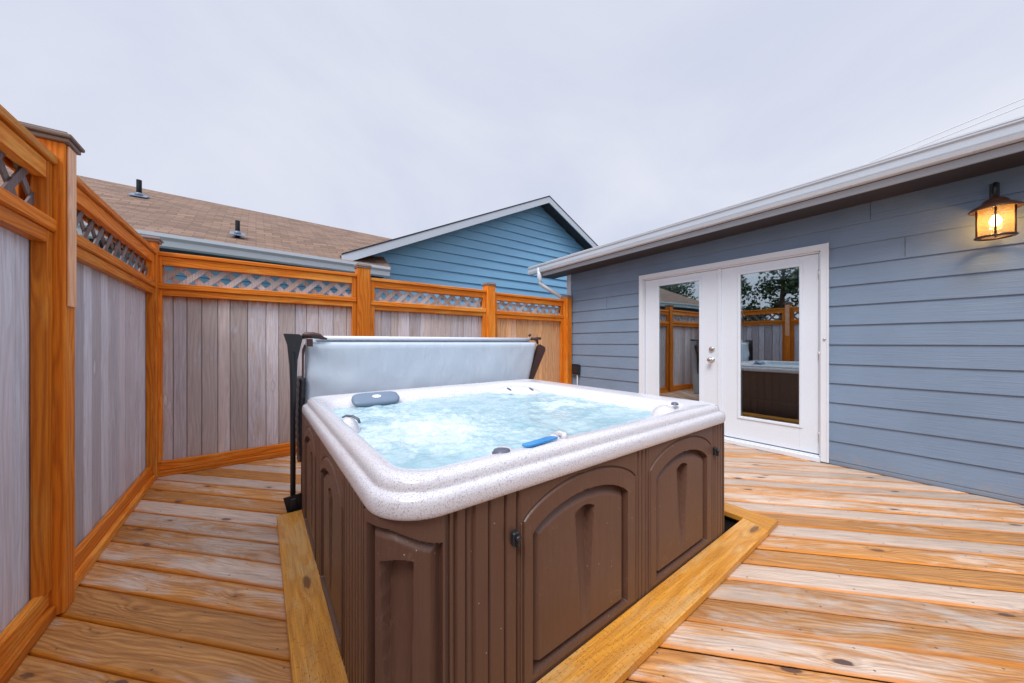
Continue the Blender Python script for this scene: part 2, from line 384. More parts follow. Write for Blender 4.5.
def lantern_glass():
    m = bpy.data.materials.new('seeded_lantern_glass'); m.use_nodes = True; nt = NT(m.node_tree)
    for n in list(nt.n):
        if n.type != 'OUTPUT_MATERIAL': nt.n.remove(n)
    out = [n for n in nt.n if n.type == 'OUTPUT_MATERIAL'][0]
    tr = nt.new('ShaderNodeBsdfTransparent'); tr.inputs[0].default_value = (1., .84, .58, 1)
    tl = nt.new('ShaderNodeBsdfTranslucent'); tl.inputs[0].default_value = (1., .74, .36, 1)
    gl = nt.new('ShaderNodeBsdfGlossy'); gl.inputs['Roughness'].default_value = .1
    a = nt.new('ShaderNodeMixShader'); a.inputs[0].default_value = .18; nt.l.new(tr.outputs[0], a.inputs[1]); nt.l.new(tl.outputs[0], a.inputs[2])
    c = nt.new('ShaderNodeMixShader'); c.inputs[0].default_value = .08; nt.l.new(a.outputs[0], c.inputs[1]); nt.l.new(gl.outputs[0], c.inputs[2])
    nt.l.new(c.outputs[0], out.inputs[0]); return m
M['lglass'] = lantern_glass()
M['bulb'], nt, b = mat('lit_bulb'); setb(nt, b, (1., .8, .5), .4); b.inputs['Emission Color'].default_value = (1., .62, .25, 1); b.inputs['Emission Strength'].default_value = 30.
M['rust'] = paint('oil_rubbed_bronze', (.075, .030, .018), .35, None, .3, .2)
M['grass'], nt, b = mat('grass_ground')
geo = nt.new('ShaderNodeNewGeometry').outputs['Position']
setb(nt, b, nt.mix(nt.noise(geo, 3., 6., .7), (.035, .05, .018), (.09, .10, .035)), .9, nt.bump(nt.noise(geo, 40., 4.), .6, .03))
M['leaf'], nt, b = mat('evergreen_leaves')
rn = nt.new('ShaderNodeAttribute', attribute_name='rnd').outputs['Fac']
setb(nt, b, nt.mix(rn, (.018, .04, .012), (.07, .12, .035)), .6)
M['bark'] = paint('brown_bark', (.09, .06, .04), .85, (40., 40., 4.), .3, .8)
M['cable'] = paint('pale_cable', (.78, .80, .86), .6, None, .1, .05)

# ------------------------------------------------------------------ setting: ground, deck
g = MB()
vs = [g.bm.verts.new(p) for p in ((-400, -400, -.35), (400, -400, -.35), (400, 400, -.35), (-400, 400, -.35))]
g.bm.faces.new(vs)
tag(g.build('ground', M['grass']), kind='structure')

PH = radians(42.6); T = Vector((-sin(PH), cos(PH), 0)); NN = Vector((cos(PH), sin(PH), 0))
DX0, DX1, DY0, DY1 = -.735, 4.425, -3.2, 4.235
HX0, HX1, HY0, HY1 = .16, 2.56, .80, 2.74     # the opening the tub stands in
deck = MB(); RM = Matrix(((T.x, NN.x, 0, 0), (T.y, NN.y, 0, 0), (0, 0, 1, 0), (0, 0, 0, 1)))
k0, pitch = 1.087, .1535
# corners of the deck in (t, s)
cs = [(Vector((x, y, 0)).dot(T), Vector((x, y, 0)).dot(NN)) for x in (DX0, DX1) for y in (DY0, DY1)]
smin, smax = min(c[1] for c in cs), max(c[1] for c in cs); tmin, tmax = min(c[0] for c in cs)-.3, max(c[0] for c in cs)+.3
k = math.floor((smin-k0)/pitch)-1
while k0 + k*pitch < smax:
    s0 = k0 + k*pitch + random.uniform(.002, .0045); s1 = k0 + (k+1)*pitch - random.uniform(.002, .0045)
    lift = random.uniform(-.0015, .0015); cup = random.uniform(.000, .003); h = (s1-s0)/2; r = .007
    sc = (s0+s1)/2
    prof = [(-h, -.03), (-h, -r), (-h+r*.35, -r*.35), (-h+r, 0), (-h*.5, cup*.7), (0, cup), (h*.5, cup*.7), (h-r, 0), (h-r*.35, -r*.35), (h, -r), (h, -.03)]
    n = 1; rnd = random.random()
    A = [deck.bm.verts.new(RM @ Vector((tmin, sc+p, q+lift))) for p, q in prof]
    B = [deck.bm.verts.new(RM @ Vector((tmax, sc+p, q+lift))) for p, q in prof]
    for i in range(len(prof)-1):
        f = deck.bm.faces.new((A[i], B[i], B[i+1], A[i+1])); f.smooth = True
        vals = [(tmin, prof[i][0]), (tmax, prof[i][0]), (tmax, prof[i+1][0]), (tmin, prof[i+1][0])]
        for l, (uu, vv) in zip(f.loops, vals): l[deck.uv].uv = (uu, vv); l[deck.rl] = (rnd, rnd, rnd, 1)
    k += 1
deck.clip((DX1, 0, 0), (1, 0, 0)); deck.clip((DX0, 0, 0), (-1, 0, 0)); deck.clip((0, DY1, 0), (0, 1, 0)); deck.clip((0, DY0, 0), (0, -1, 0))
for co, no in (((HX0, 0, 0), (1, 0, 0)), ((HX1, 0, 0), (1, 0, 0)), ((0, HY0, 0), (0, 1, 0)), ((0, HY1, 0), (0, 1, 0))):
    bmesh.ops.bisect_plane(deck.bm, geom=deck.bm.verts[:]+deck.bm.edges[:]+deck.bm.faces[:], plane_co=co, plane_no=no)
dead = [f for f in deck.bm.faces if HX0 < f.calc_center_median().x < HX1 and HY0 < f.calc_center_median().y < HY1]
bmesh.ops.delete(deck.bm, geom=dead, context='FACES')
bmesh.ops.recalc_face_normals(deck.bm, faces=deck.bm.faces[:])
for f in deck.bm.faces:
    if f.normal.z < -.2: f.normal_flip()
tag(deck.build('deck', M['deck']), kind='structure')
jo = MB()   # joists and lining of the opening
for y in [DY0+.05+.4*i for i in range(19)]:
    if HY0-.05 < y < HY1+.05:
        jo.box(DX0+.02, HX0-.03, y-.02, y+.02, -.20, -.034, bev=0); jo.box(HX1+.03, DX1-.02, y-.02, y+.02, -.20, -.034, bev=0)
    else: jo.box(DX0+.02, DX1-.02, y-.02, y+.02, -.20, -.034, bev=0)
tag(jo.build('joists', M['pit']), kind='structure')
pit = MB()
pit.box(HX0-.03, HX1+.03, HY0-.03, HY1+.03, -.22, -.20, bev=0)
pit.box(HX0-.025, HX0-.003, HY0, HY1, -.20, -.036, bev=0); pit.box(HX1+.003, HX1+.025, HY0, HY1, -.20, -.036, bev=0)
pit.box(HX0, HX1, HY0-.025, HY0-.003, -.20, -.036, bev=0); pit.box(HX0, HX1, HY1+.003, HY1+.025, -.20, -.036, bev=0)
tag(pit.build('pit', M['pit']), kind='structure')

# ------------------------------------------------------------------ timber frame laid round the tub
fr = thing('timber_frame', (.1, .7, 0), 'flat golden timber boards laid on the deck round the brown hot tub', 'timber frame')
b1 = MB(); b1.prism([(.093, .70, .005), (.250, .862, .005), (.250, 2.705, .005), (.108, 2.705, .005)], (0, 0, .034), axis=1); b1.build('board', M['curb'], fr, bevelmod=.004)
b2 = MB(); b2.prism([(.096, .697, .005), (2.47, .708, .005), (2.52, .858, .005), (.253, .859, .005)], (0, 0, .034), axis=0); b2.build('board', M['curb'], fr, bevelmod=.004)
b3 = MB(); b3.prism([(2.474, .709, .005), (2.664, .712, .005), (2.668, 2.74, .005), (2.524, 2.74, .005), (2.524, .862, .005)], (0, 0, .034), axis=1)
tag(b3.build('board', M['curb'], fr, bevelmod=.004))

# ------------------------------------------------------------------ hot tub
tub = thing('hot_tub', (1.26, 1.79, 0), 'square hot tub with white speckled rim, brown cabinet and bubbling turquoise water', 'hot tub')
CX0, CX1, CY0, CY1 = .246, 2.276, .862, 2.72
def rr(x0, x1, y0, y1, r, seg=18, cs=9, rn=None):
    """rounded rectangle; rn is the radius of the near left corner when it differs"""
    P = []; rn = rn or r
    cor = [((x1-r, y0+r), -pi/2, r), ((x1-r, y1-r), 0, r), ((x0+r, y1-r), pi/2, r), ((x0+rn, y0+rn), pi, rn)]
    arcs = [[(c[0]+q*cos(a+pi/2*i/cs), c[1]+q*sin(a+pi/2*i/cs)) for i in range(cs+1)] for c, a, q in cor]
    for j in range(4):
        P += arcs[j]; a = arcs[j][-1]; b_ = arcs[(j+1) % 4][0]
        P += [(a[0]+(b_[0]-a[0])*i/seg, a[1]+(b_[1]-a[1])*i/seg) for i in range(1, seg)]
    return P
sh = MB()
R0 = (.250, 2.292, .850, 2.742)
loops = []
def ins(d, z, r): loops.append((rr(R0[0]+d, R0[1]-d, R0[2]+d, R0[3]-d, r*.62, rn=r), z))
ins(.034, .703, .14); ins(.010, .696, .155); ins(-.002, .700, .165); ins(-.007, .714, .17); ins(-.006, .742, .17); ins(.000, .755, .165)
ins(.010, .761, .16); ins(.019, .763, .155); ins(.021, .769, .15); ins(.023, .786, .145); ins(.033, .798, .14); ins(.050, .804, .125); ins(.068, .804, .115)
loops.append((rr(.333, 2.120, .950, 2.625, .13, rn=.11), .799)); loops.append((rr(.343, 2.100, .962, 2.600, .135, rn=.11), .790))
loops.append((rr(.351, 2.075, .972, 2.575, .14, rn=.11), .773)); loops.append((rr(.360, 2.045, .982, 2.545, .14, rn=.11), .745))
loops.append((rr(.372, 2.000, .997, 2.505, .14), .70)); loops.append((rr(.43, 1.95, 1.06, 2.45, .14), .60)); loops.append((rr(.55, 1.9, 1.2, 2.39, .12), .45))
def sculpt(x, y, z, li):
    if li >= 12:
        z += .0  # seat dips pressed into the corners
        for cx, cy, r, a in ((2.13, .98, .09, -.018), (.38, 2.60, .10, -.020), (2.16, 2.62, .10, -.013), (1.62, 2.66, .14, -.012)):
            z += a*exp(-((x-cx)**2+(y-cy)**2)/(r*r))
    return z
rings = [[sh.bm.verts.new((x, y, sculpt(x, y, z, li))) for x, y in P] for li, (P, z) in enumerate(loops)]
for i in range(len(rings)-1):
    n = len(rings[i])
    for k in range(n): sh.bm.faces.new((rings[i][k], rings[i][(k+1) % n], rings[i+1][(k+1) % n], rings[i+1][k])).smooth = True
sh.bm.faces.new(rings[-1])
# moulded mounds that carry jets and valves
def mound(mb, cx, cy, cz, rx, ry, rz, rot=0, n=20, m=8):
    Mx = Matrix.Translation((cx, cy, cz)) @ Matrix.Rotation(rot, 4, 'Z')
    rg = []
    for i in range(m):
        a = pi/2*i/m; rg.append([mb.bm.verts.new(Mx @ Vector((rx*cos(a)*cos(2*pi*k/n), ry*cos(a)*sin(2*pi*k/n), rz*sin(a)))) for k in range(n)])
    top = mb.bm.verts.new(Mx @ Vector((0, 0, rz)))
    for i in range(m-1):
        for k in range(n): mb.bm.faces.new((rg[i][k], rg[i][(k+1) % n], rg[i+1][(k+1) % n], rg[i+1][k])).smooth = True
    for k in range(n): mb.bm.faces.new((rg[-1][k], rg[-1][(k+1) % n], top)).smooth = True
mound(sh, 1.86, 2.40, .60, .33, .16, .190, radians(-42)); mound(sh, .70, .985, .62, .11, .075, .183); mound(sh, .96, .985, .62, .075, .065, .190)
mound(sh, .365, 1.84, .62, .075, .10, .182); mound(sh, 2.00, 1.10, .60, .17, .12, .192, radians(30)); mound(sh, .84, .96, .62, .16, .045, .183)
bmesh.ops.recalc_face_normals(sh.bm, faces=sh.bm.faces[:])
so = sh.build('rim_shell', M['shell'], tub); sm = so.modifiers.new('sub', 'SUBSURF'); sm.levels = 1; sm.render_levels = 1
# water
w = MB(); nx, ny = 300, 270; x0, x1, y0, y1 = .352, 2.085, .974, 2.585
gr = []
for j in range(ny+1):
    row = []
    for i in range(nx+1):
        x = x0+(x1-x0)*i/nx; y = y0+(y1-y0)*j/ny
        b_ = .9*exp(-((x-.72)**2+(y-1.62)**2)/.16) + .6*exp(-((x-1.78)**2+(y-1.72)**2)/.09) + .4*exp(-((x-.6)**2+(y-2.3)**2)/.08)
        q = Vector((x, y, 0))
        h = .007*noise.fractal(q*6, 1., 2.1, 3) + (.003+.012*b_)*noise.fractal(q*16+Vector((5, 2, 1)), .9, 2.2, 5) + .012*b_
        row.append(w.bm.verts.new((x, y, .731+h)))
    gr.append(row)
for j in range(ny):
    for i in range(nx): w.bm.faces.new((gr[j][i], gr[j][i+1], gr[j+1][i+1], gr[j+1][i])).smooth = True
w.build('water', M['water'], tub)

# cabinet faces as relief
def relief(name, u0, u1, z0, z1, fn, mp, step=.0045, back=.02, holes=()):
    mb = MB(); nu = max(2, int((u1-u0)/step)); nz = max(2, int((z1-z0)/step))
    G = [[mb.bm.verts.new(mp(u0+(u1-u0)*i/nu, z0+(z1-z0)*j/nz, fn(u0+(u1-u0)*i/nu, z0+(z1-z0)*j/nz))) for i in range(nu+1)] for j in range(nz+1)]
    for j in range(nz):
        for i in range(nu):
            uc, zc = u0+(u1-u0)*(i+.5)/nu, z0+(z1-z0)*(j+.5)/nz
            if any(h[0]+.006 < uc < h[1]-.006 and .058 < zc < .684 for h in holes): continue
            mb.bm.faces.new((G[j][i], G[j][i+1], G[j+1][i+1], G[j+1][i])).smooth = False
    # return edges so that the piece has thickness
    bnd = [G[0][i] for i in range(nu+1)] + [G[j][nu] for j in range(1, nz+1)] + [G[nz][i] for i in range(nu-1, -1, -1)] + [G[j][0] for j in range(nz-1, 0, -1)]
    bk = []
    for v in bnd:
        # push backwards along the face's inward direction
        bk.append(mb.bm.verts.new(v.co + Vector(mp(0, 0, -back)) - Vector(mp(0, 0, 0))))
    for a in range(len(bnd)):
        mb.bm.faces.new((bnd[a], bnd[(a+1) % len(bnd)], bk[(a+1) % len(bnd)], bk[a]))
    bmesh.ops.recalc_face_normals(mb.bm, faces=mb.bm.faces[:])
    for f in mb.bm.faces:
        f.smooth = True
    o = mb.build(name, M['cabinet'], tub)
    o.data.set_sharp_from_angle(angle=radians(28))
    return o
front = lambda u, z, d: (u, CY0 - d, z)
left = lambda u, z, d: (CX0 - d, u, z)
right = lambda u, z, d: (CX1 + d, u, z)
rear = lambda u, z, d: (u, CY1 + d, z)
def groove(x, c, w=.0065, dep=.011): return -dep*max(0., 1-abs(x-c)/w)
def planks(cs_):
    def fn(u, z):
        d = 0
        for c in cs_: d += groove(u, c)
        return d
    return fn
ZT = .715; ZB = -.16
fl = [.449+.0, .487, .508, .565, .624, .672, 1.345, 1.375, 1.405, 2.09, 2.115, 2.15, 2.19, 2.225]
relief('cabinet_side', .432, 2.228, ZB, ZT, planks(fl), front, .006, holes=((.682, 1.335), (1.425, 2.075)))
ll = [1.06, 1.10, 1.135, 1.18, 1.22, 1.26, 1.30, 1.88, 1.93, 1.98, 2.5, 2.56, 2.62, 2.67]
relief('cabinet_side', 1.036, 2.67, ZB, ZT, planks(ll), left, .006, holes=((1.32, 1.845), (2.0, 2.5)))
relief('cabinet_side', .91, 2.67, ZB, ZT, planks([CY0+.1*i for i in range(1, 18)]), right, .02)
relief('cabinet_side', .295, 2.215, ZB, ZT, planks([CX0+.1*i for i in range(1, 20)]), rear, .02)
def arch_panel(u0, u1, i0, i1, zo, zi, bot, notch):
    """outer frame u0..u1 with an arched score line, arched recess i0..i1; zo/zi = (spring, apex)"""
    def top(u, a, b_, zz):
        c = (a+b_)/2; t = (u-c)/((b_-a)/2); return zz[0] + (zz[1]-zz[0])*max(0., 1-t*t)**.75
    def fn(u, z):
        d = .004
        zt = top(u, u0+.012, u1-.012, zo)
        # score line
        ds = min(abs(z-zt) if u0+.012 <= u <= u1-.012 else 9, *(abs(u-e) if z < zo[0] else 9 for e in (u0+.012, u1-.012)))
        d -= .009*max(0., 1-ds/.006)
        if z > zt: d -= .003
        ti = top(u, i0, i1, zi)
        if i0 < u < i1 and bot < z < ti:
            e = min(u-i0, i1-u, (ti-z)*.8)
            d -= .034 - .026*max(0, min(1, (e-.003)/.030))
            if z < bot+.022: d = -.030
            # hand-hold scoop that tapers downwards
            nu, nz, nw, nb = notch
            if nb < z < nz+.03:
                tt = (nz-z)/(nz-nb); hw = nw*(1-.62*max(0, tt))
                edge = hw-abs(u-nu)
                ztop = nz+.018*(1-min(1, ((u-nu)/nw)**2)) - .0
                if edge > 0 and z < ztop:
                    d -= .046*(1-max(0, tt))**.9*smooth01(0, .008, edge)
                elif False: pass
        return d
    return fn
relief('access_panel', .682, 1.335, .052, .690, arch_panel(.682, 1.335, .735, 1.262, (.585, .682), (.535, .615), .072, (1.0, .535, .055, .10)), front, .003)
relief('access_panel', 1.425, 2.075, .052, .690, arch_panel(1.425, 2.075, 1.487, 2.004, (.585, .682), (.535, .615), .072, (1.742, .535, .055, .10)), front, .003)
relief('access_panel', 1.32, 1.845, .052, .690, arch_panel(1.32, 1.845, 1.352, 1.813, (.58, .68), (.56, .625), .072, (1.60, .535, .05, .10)), left, .006)
relief('access_panel', 2.00, 2.50, .052, .690, arch_panel(2.0, 2.50, 2.035, 2.465, (.58, .68), (.56, .625), .072, (2.20, .535, .05, .10)), left, .006)
# moulded corner: its front face carries a half arch and a scoop
def bez_map(p0, p1, p2):
    def mp(u, z, d):
        q = Vector(p0)*(1-u)**2 + Vector(p1)*2*u*(1-u) + Vector(p2)*u*u
        t = (Vector(p1)-Vector(p0))*(1-u) + (Vector(p2)-Vector(p1))*u; t.normalize()
        return (q.x + t.y*d, q.y - t.x*d, z)
    return mp
near = bez_map((CX0, 1.035), (.268, .882), (.431, CY0))
def curved(name, fn, mp, nu=96, z0=ZB, z1=.700, step=.003):
    mb = MB(); nz = int((z1-z0)/step)
    G = [[mb.bm.verts.new(mp(i/nu, z0+(z1-z0)*j/nz, fn(i/nu, z0+(z1-z0)*j/nz))) for i in range(nu+1)] for j in range(nz+1)]
    Bk = [[mb.bm.verts.new(mp(i/nu, z0+(z1-z0)*j/nz, -.06)) for i in range(nu+1)] for j in (0, nz)]
    for j in range(nz):
        for i in range(nu): mb.bm.faces.new((G[j][i], G[j][i+1], G[j+1][i+1], G[j+1][i]))
    for i in range(nu): mb.bm.faces.new((G[nz][i], G[nz][i+1], Bk[1][i+1], Bk[1][i]))
    bmesh.ops.recalc_face_normals(mb.bm, faces=mb.bm.faces[:])
    for f in mb.bm.faces: f.smooth = True
    o = mb.build(name, M['cabinet'], tub); o.data.set_sharp_from_angle(angle=radians(28)); return o
# moulded near corner: half arch and a scoop
def corner_fn(u, z):
    d = .004
    if u < .035: return -.030
    if u > .965: return -.008
    zt = .668 - .050*smooth01(.35, 1., u)
    if .10 < u < .93 and z < zt:
        e = min((u-.10)*.27, (.93-u)*.27, zt-z)
        d -= .024 - .018*max(0, min(1, (e-.003)/.026))
        ztop = .572+.012*sin((u-.30)*7)
        if z < ztop and z > .06:
            tt = (.575-z)/.515; hw = .20*(1-.30*tt); ed = (hw-abs(u-.47-.03*tt))*.27
            if ed > 0: d -= .042*(1-tt)**.8*smooth01(0, .006, ed)
    return d
curved('corner_panel', corner_fn, near)
plain = lambda u, z: groove(u*.1, .03)+groove(u*.1, .07)
curved('corner_panel', plain, bez_map((2.228, CY0), (CX1, .862), (CX1, .911)), 24)
curved('corner_panel', plain, bez_map((CX1, 2.669), (CX1, 2.72), (2.214, CY1)), 24)
curved('corner_panel', plain, bez_map((.296, CY1), (.246, 2.72), (CX0, 2.669)), 24)
# base skirt and latches
kb = MB(); kb.box(CX0+.10, CX1-.05, CY0+.10, CY1-.05, -.195, -.158, bev=.005); kb.build('base', M['blackmetal'], tub)
for ux in (.655, 2.092):
    z = .553; mb = MB()
    mb.box(ux-.013, ux+.013, CY0-.019, CY0+.001, z-.022, z+.022, bev=.004)
    mb.lathe([(.010, 0), (.010, .012), (.006, .014)], 12, Matrix.Translation((ux, CY0-.019, z+.006)) @ Matrix.Rotation(radians(90), 4, 'X'))
    mb.box(ux-.005, ux+.005, CY0-.030, CY0-.015, z-.024, z-.002, bev=.002)
    mb.build('latch', M['blackmetal'], tub)
# valves, jets, control, pillow
def knob(x, y, z, r, tilt=(0, 0)):
    mb = MB(); mb.lathe([(r*1.25, 0), (r*1.25, .004), (r*1.1, .006), (r*1.05, .012), (r*.6, .015), (0, .016)], 20,
        Matrix.Translation((x, y, z)) @ Matrix.Rotation(tilt[0], 4, 'X') @ Matrix.Rotation(tilt[1], 4, 'Y')); mb.build('knob', M['knob'], tub)
knob(.668, .945, .795, .027); knob(2.06, 1.07, .790, .018)
for x, y in ((1.70, 2.30), (1.85, 2.19)):
    mb = MB(); mb.lathe([(.020, 0), (.024, .004), (.020, .008), (.008, .006), (0, .004)], 16, Matrix.Translation((x, y, .778)) @ Matrix.Rotation(radians(28), 4, Vector((1, 1, 0))))
    mb.build('jet', M['knob'], tub)
mb = MB(); mb.tube([(.345, 1.87, .797), (.36, 1.86, .806), (.385, 1.84, .804), (.405, 1.81, .792), (.41, 1.795, .775)], [.006, .009, .010, .009, .006], 10, flat=.6); mb.build('grab_handle', M['knob'], tub)
cp = MB(); P = rr(-.085, .085, -.024, .024, .022, 4, 6)
mx = Matrix.Translation((.835, .935, .806)) @ Matrix.Rotation(radians(6), 4, 'Z') @ Matrix.Rotation(radians(-6), 4, 'X')
cp.prism([(x, y, 0) for x, y in P], (0, 0, .006), mx); cpo = cp.build('control_panel', M['bluefilm'], tub)
cu = MB(); cu.tube([(.945, .925, .803), (.962, .935, .810), (.968, .965, .810), (.955, .99, .80)], .012, 10); cu.build('control_bezel', M['shell'], tub)
pl = MB(); nn = 14
mx = Matrix.Translation((.68, 2.50, .775)) @ Matrix.Rotation(radians(-2), 4, 'Z') @ Matrix.Rotation(radians(30), 4, 'X')
def pill(mb, L, W, H, mx, hole=True):
    nu, nv = 28, 16; G = []
    for i in range(nu+1):
        u = -1+2*i/nu; row = []
        for j in range(nv):
            a = 2*pi*j/nv; e = (1-abs(u)**6)**.5
            cy = cos(a); sz = sin(a)
            yy = W*math.copysign(abs(cy)**.6, cy)*(.25+.75*e); zz = H*math.copysign(abs(sz)**.7, sz)*(.25+.75*e)
            if hole and sz > .3: zz -= H*.9*exp(-((u*L)/.04)**2-(cy/.35)**2)
            row.append(mb.bm.verts.new(mx @ Vector((u*L, yy, zz))))
        G.append(row)
    for i in range(nu):
        for j in range(nv): mb.bm.faces.new((G[i][j], G[i+1][j], G[i+1][(j+1) % nv], G[i][(j+1) % nv])).smooth = True
    mb.bm.faces.new(G[0]); mb.bm.faces.new(G[-1][::-1]); bmesh.ops.recalc_face_normals(mb.bm, faces=mb.bm.faces[:])
pill(pl, .160, .066, .022, mx, False); hr = pl.build('headrest', M['plastic_grey'], tub)
em = MB(); em.prism([(.030*cos(2*pi*i/20), .017*sin(2*pi*i/20), .0215) for i in range(20)], (0, 0, .003), mx); em.build('emblem', M['trimwhite'], hr)

# ------------------------------------------------------------------ folded cover and its lifter
cov = thing('tub_cover', (1.4, 2.93, .2), 'folded slate grey vinyl hot tub cover standing upright behind the tub', 'tub cover')
def slab(name, y0, y1, z0, z1, xl, xr, wav, mt):
    mb = MB(); nu, nz = 70, 34
    def face(y, s):
        G = []
        for j in range(nz+1):
            z = z0+(z1-z0)*j/nz; t = (z-z0)/(z1-z0); a = xl[0]+(xl[1]-xl[0])*t; b_ = xr[0]+(xr[1]-xr[0])*t; row = []
            for i in range(nu+1):
                u = i/nu; x = a+(b_-a)*u
                e = min(min(u, 1-u)*(b_-a), (z-z0), (z1-z))
                rd = .018*(1-sqrt(max(0, 1-(1-min(1, e/.018))**2)))
                bul = .012*sin(pi*u)*sin(pi*t) + wav*noise.fractal(Vector((x*3, z*2.5, y*9)), 1, 2, 3) + wav*.6*sin(x*8+z*26)*exp(-((x-xl[1])/.3)**2)
                row.append(mb.bm.verts.new((x, y + s*(bul - rd), z)))
            G.append(row)
        return G
    F, B = face(y0, -1), face(y1, 1)
    for G in (F, B):
        for j in range(nz):
            for i in range(nu): mb.bm.faces.new((G[j][i], G[j][i+1], G[j+1][i+1], G[j+1][i])).smooth = True
    def bnd(G): return [G[0][i] for i in range(nu+1)]+[G[j][nu] for j in range(1, nz+1)]+[G[nz][i] for i in range(nu-1, -1, -1)]+[G[j][0] for j in range(nz-1, 0, -1)]
    f, b_ = bnd(F), bnd(B)
    for a in range(len(f)): mb.bm.faces.new((f[a], f[(a+1) % len(f)], b_[(a+1) % len(f)], b_[a])).smooth = True
    bmesh.ops.recalc_face_normals(mb.bm, faces=mb.bm.faces[:])
    return mb.build(name, mt, cov)
slab('front_half', 2.825, 2.925, .26, 1.176, (.275, .285), (2.24, 2.475), .011, M['vinyl'])
slab('rear_half', 2.955, 3.055, .22, 1.226, (.29, .33), (2.38, 2.485), .003, M['vinyl'])
hm = MB(); hm.tube([(.36, 2.94, 1.206), (1.4, 2.94, 1.208), (2.465, 2.94, 1.210)], .018, 10); hm.build('hinge_seam', M['trimwhite'], cov)
# black foil lining that hangs out at the left end
ln = MB(); nz = 40; G = []
for j in range(nz+1):
    t = j/nz; z = .30+.62*t; bx = .240 - .0025*sin(z*120) - .008*sin(pi*t)
    yb = .10*sqrt(max(0, 1-(1-min(1, (z-.30)/.10))**2)) if z < .40 else .10
    G.append([ln.bm.verts.new((bx+.012*abs(q-.0), 2.93+q*(.02+yb), z)) for q in (-1, -.6, 0, .6, 1)])
for j in range(nz):
    for i in range(4): ln.bm.faces.new((G[j][i], G[j][i+1], G[j+1][i+1], G[j+1][i])).smooth = True
r = bmesh.ops.extrude_face_region(ln.bm, geom=ln.bm.faces[:]); bmesh.ops.translate(ln.bm, verts=[v for v in r['geom'] if isinstance(v, bmesh.types.BMVert)], vec=(.030, 0, 0))
bmesh.ops.recalc_face_normals(ln.bm, faces=ln.bm.faces[:])
ln.build('lining', M['blackvinyl'], cov)

lf = thing('cover_lifter', (.22, 2.8, 0), 'black steel cover lifter with tubular arm and brackets holding up the folded cover', 'cover lifter')
mb = MB(); mb.tube([(.205, 2.80, .04), (.205, 2.80, .5), (.204, 2.80, .95), (.205, 2.80, 1.10), (.212, 2.805, 1.15), (.232, 2.82, 1.19), (.262, 2.85, 1.212), (.31, 2.88, 1.222)], .0165, 12); mb.build('arm_tube', M['blackmetal'], lf)
mb = MB(); mb.prism([(.150, 2.79, 1.235), (.245, 2.79, 1.232), (.262, 2.79, 1.205), (.232, 2.79, 1.05), (.222, 2.79, .70), (.205, 2.79, .45), (.195, 2.79, .70), (.185, 2.79, 1.02), (.172, 2.79, 1.16)], (0, .05, 0), rnd=.5)
mb2 = mb.build('arm_plate', M['blackmetal'], lf, bevelmod=.003)
mb = MB(); mb.prism([(.255, 2.815, .08), (.262, 2.815, 1.12), (.275, 2.815, 1.16), (.285, 2.815, 1.15), (.272, 2.815, 1.08), (.266, 2.815, .08)], (0, .03, 0), rnd=.5); mb.build('side_strap', M['brownmetal'], lf)
mb = MB(); mb.prism([(.148, 2.78, .112), (.275, 2.78, .125), (.275, 2.78, .012), (.172, 2.78, .004)], (0, .012, 0)); mb.box(.17, .275, 2.70, 2.79, .002, .012, bev=.002); mb.box(.19, .222, 2.765, 2.785, .02, .10, bev=.003)
mb.build('base_bracket', M['blackmetal'], lf)
mb = MB(); mb.tube([(.265, 2.83, 1.222), (.28, 2.83, 1.226), (.33, 2.83, 1.226), (.37, 2.83, 1.219), (.395, 2.83, 1.205), (.42, 2.83, 1.200)], [.010, .021, .024, .020, .012, .006], 12); mb.box(.288, .325, 2.795, 2.81, 1.145, 1.20, bev=.003)
mb.build('padded_grip', M['brownmetal'], lf)
mb = MB(); mb.tube([(2.41, 2.84, 1.222), (2.50, 2.86, 1.205), (2.545, 2.90, 1.165)], [.012, .018, .010], 10); mb.tube([(2.46, 2.90, 1.215), (2.56, 2.93, 1.222), (2.64, 2.96, 1.222)], .016, 10); mb.tube([(2.42, 2.9, 1.25), (2.44, 2.9, 1.262)], .014, 10)
mb.build('pivot_arm', M['brownmetal'], lf)
mb = MB(); mb.prism([(2.345, 2.86, .70), (2.415, 2.86, .70), (2.635, 2.86, 1.09), (2.625, 2.86, 1.125), (2.555, 2.86, 1.155), (2.53, 2.86, 1.13)], (0, .045, 0), rnd=.5); mb.tube([(2.47, 2.92, .60), (2.475, 2.92, .82), (2.50, 2.92, .93)], .009, 8); mb.build('side_bracket', M['brownmetal'], lf, bevelmod=.004)

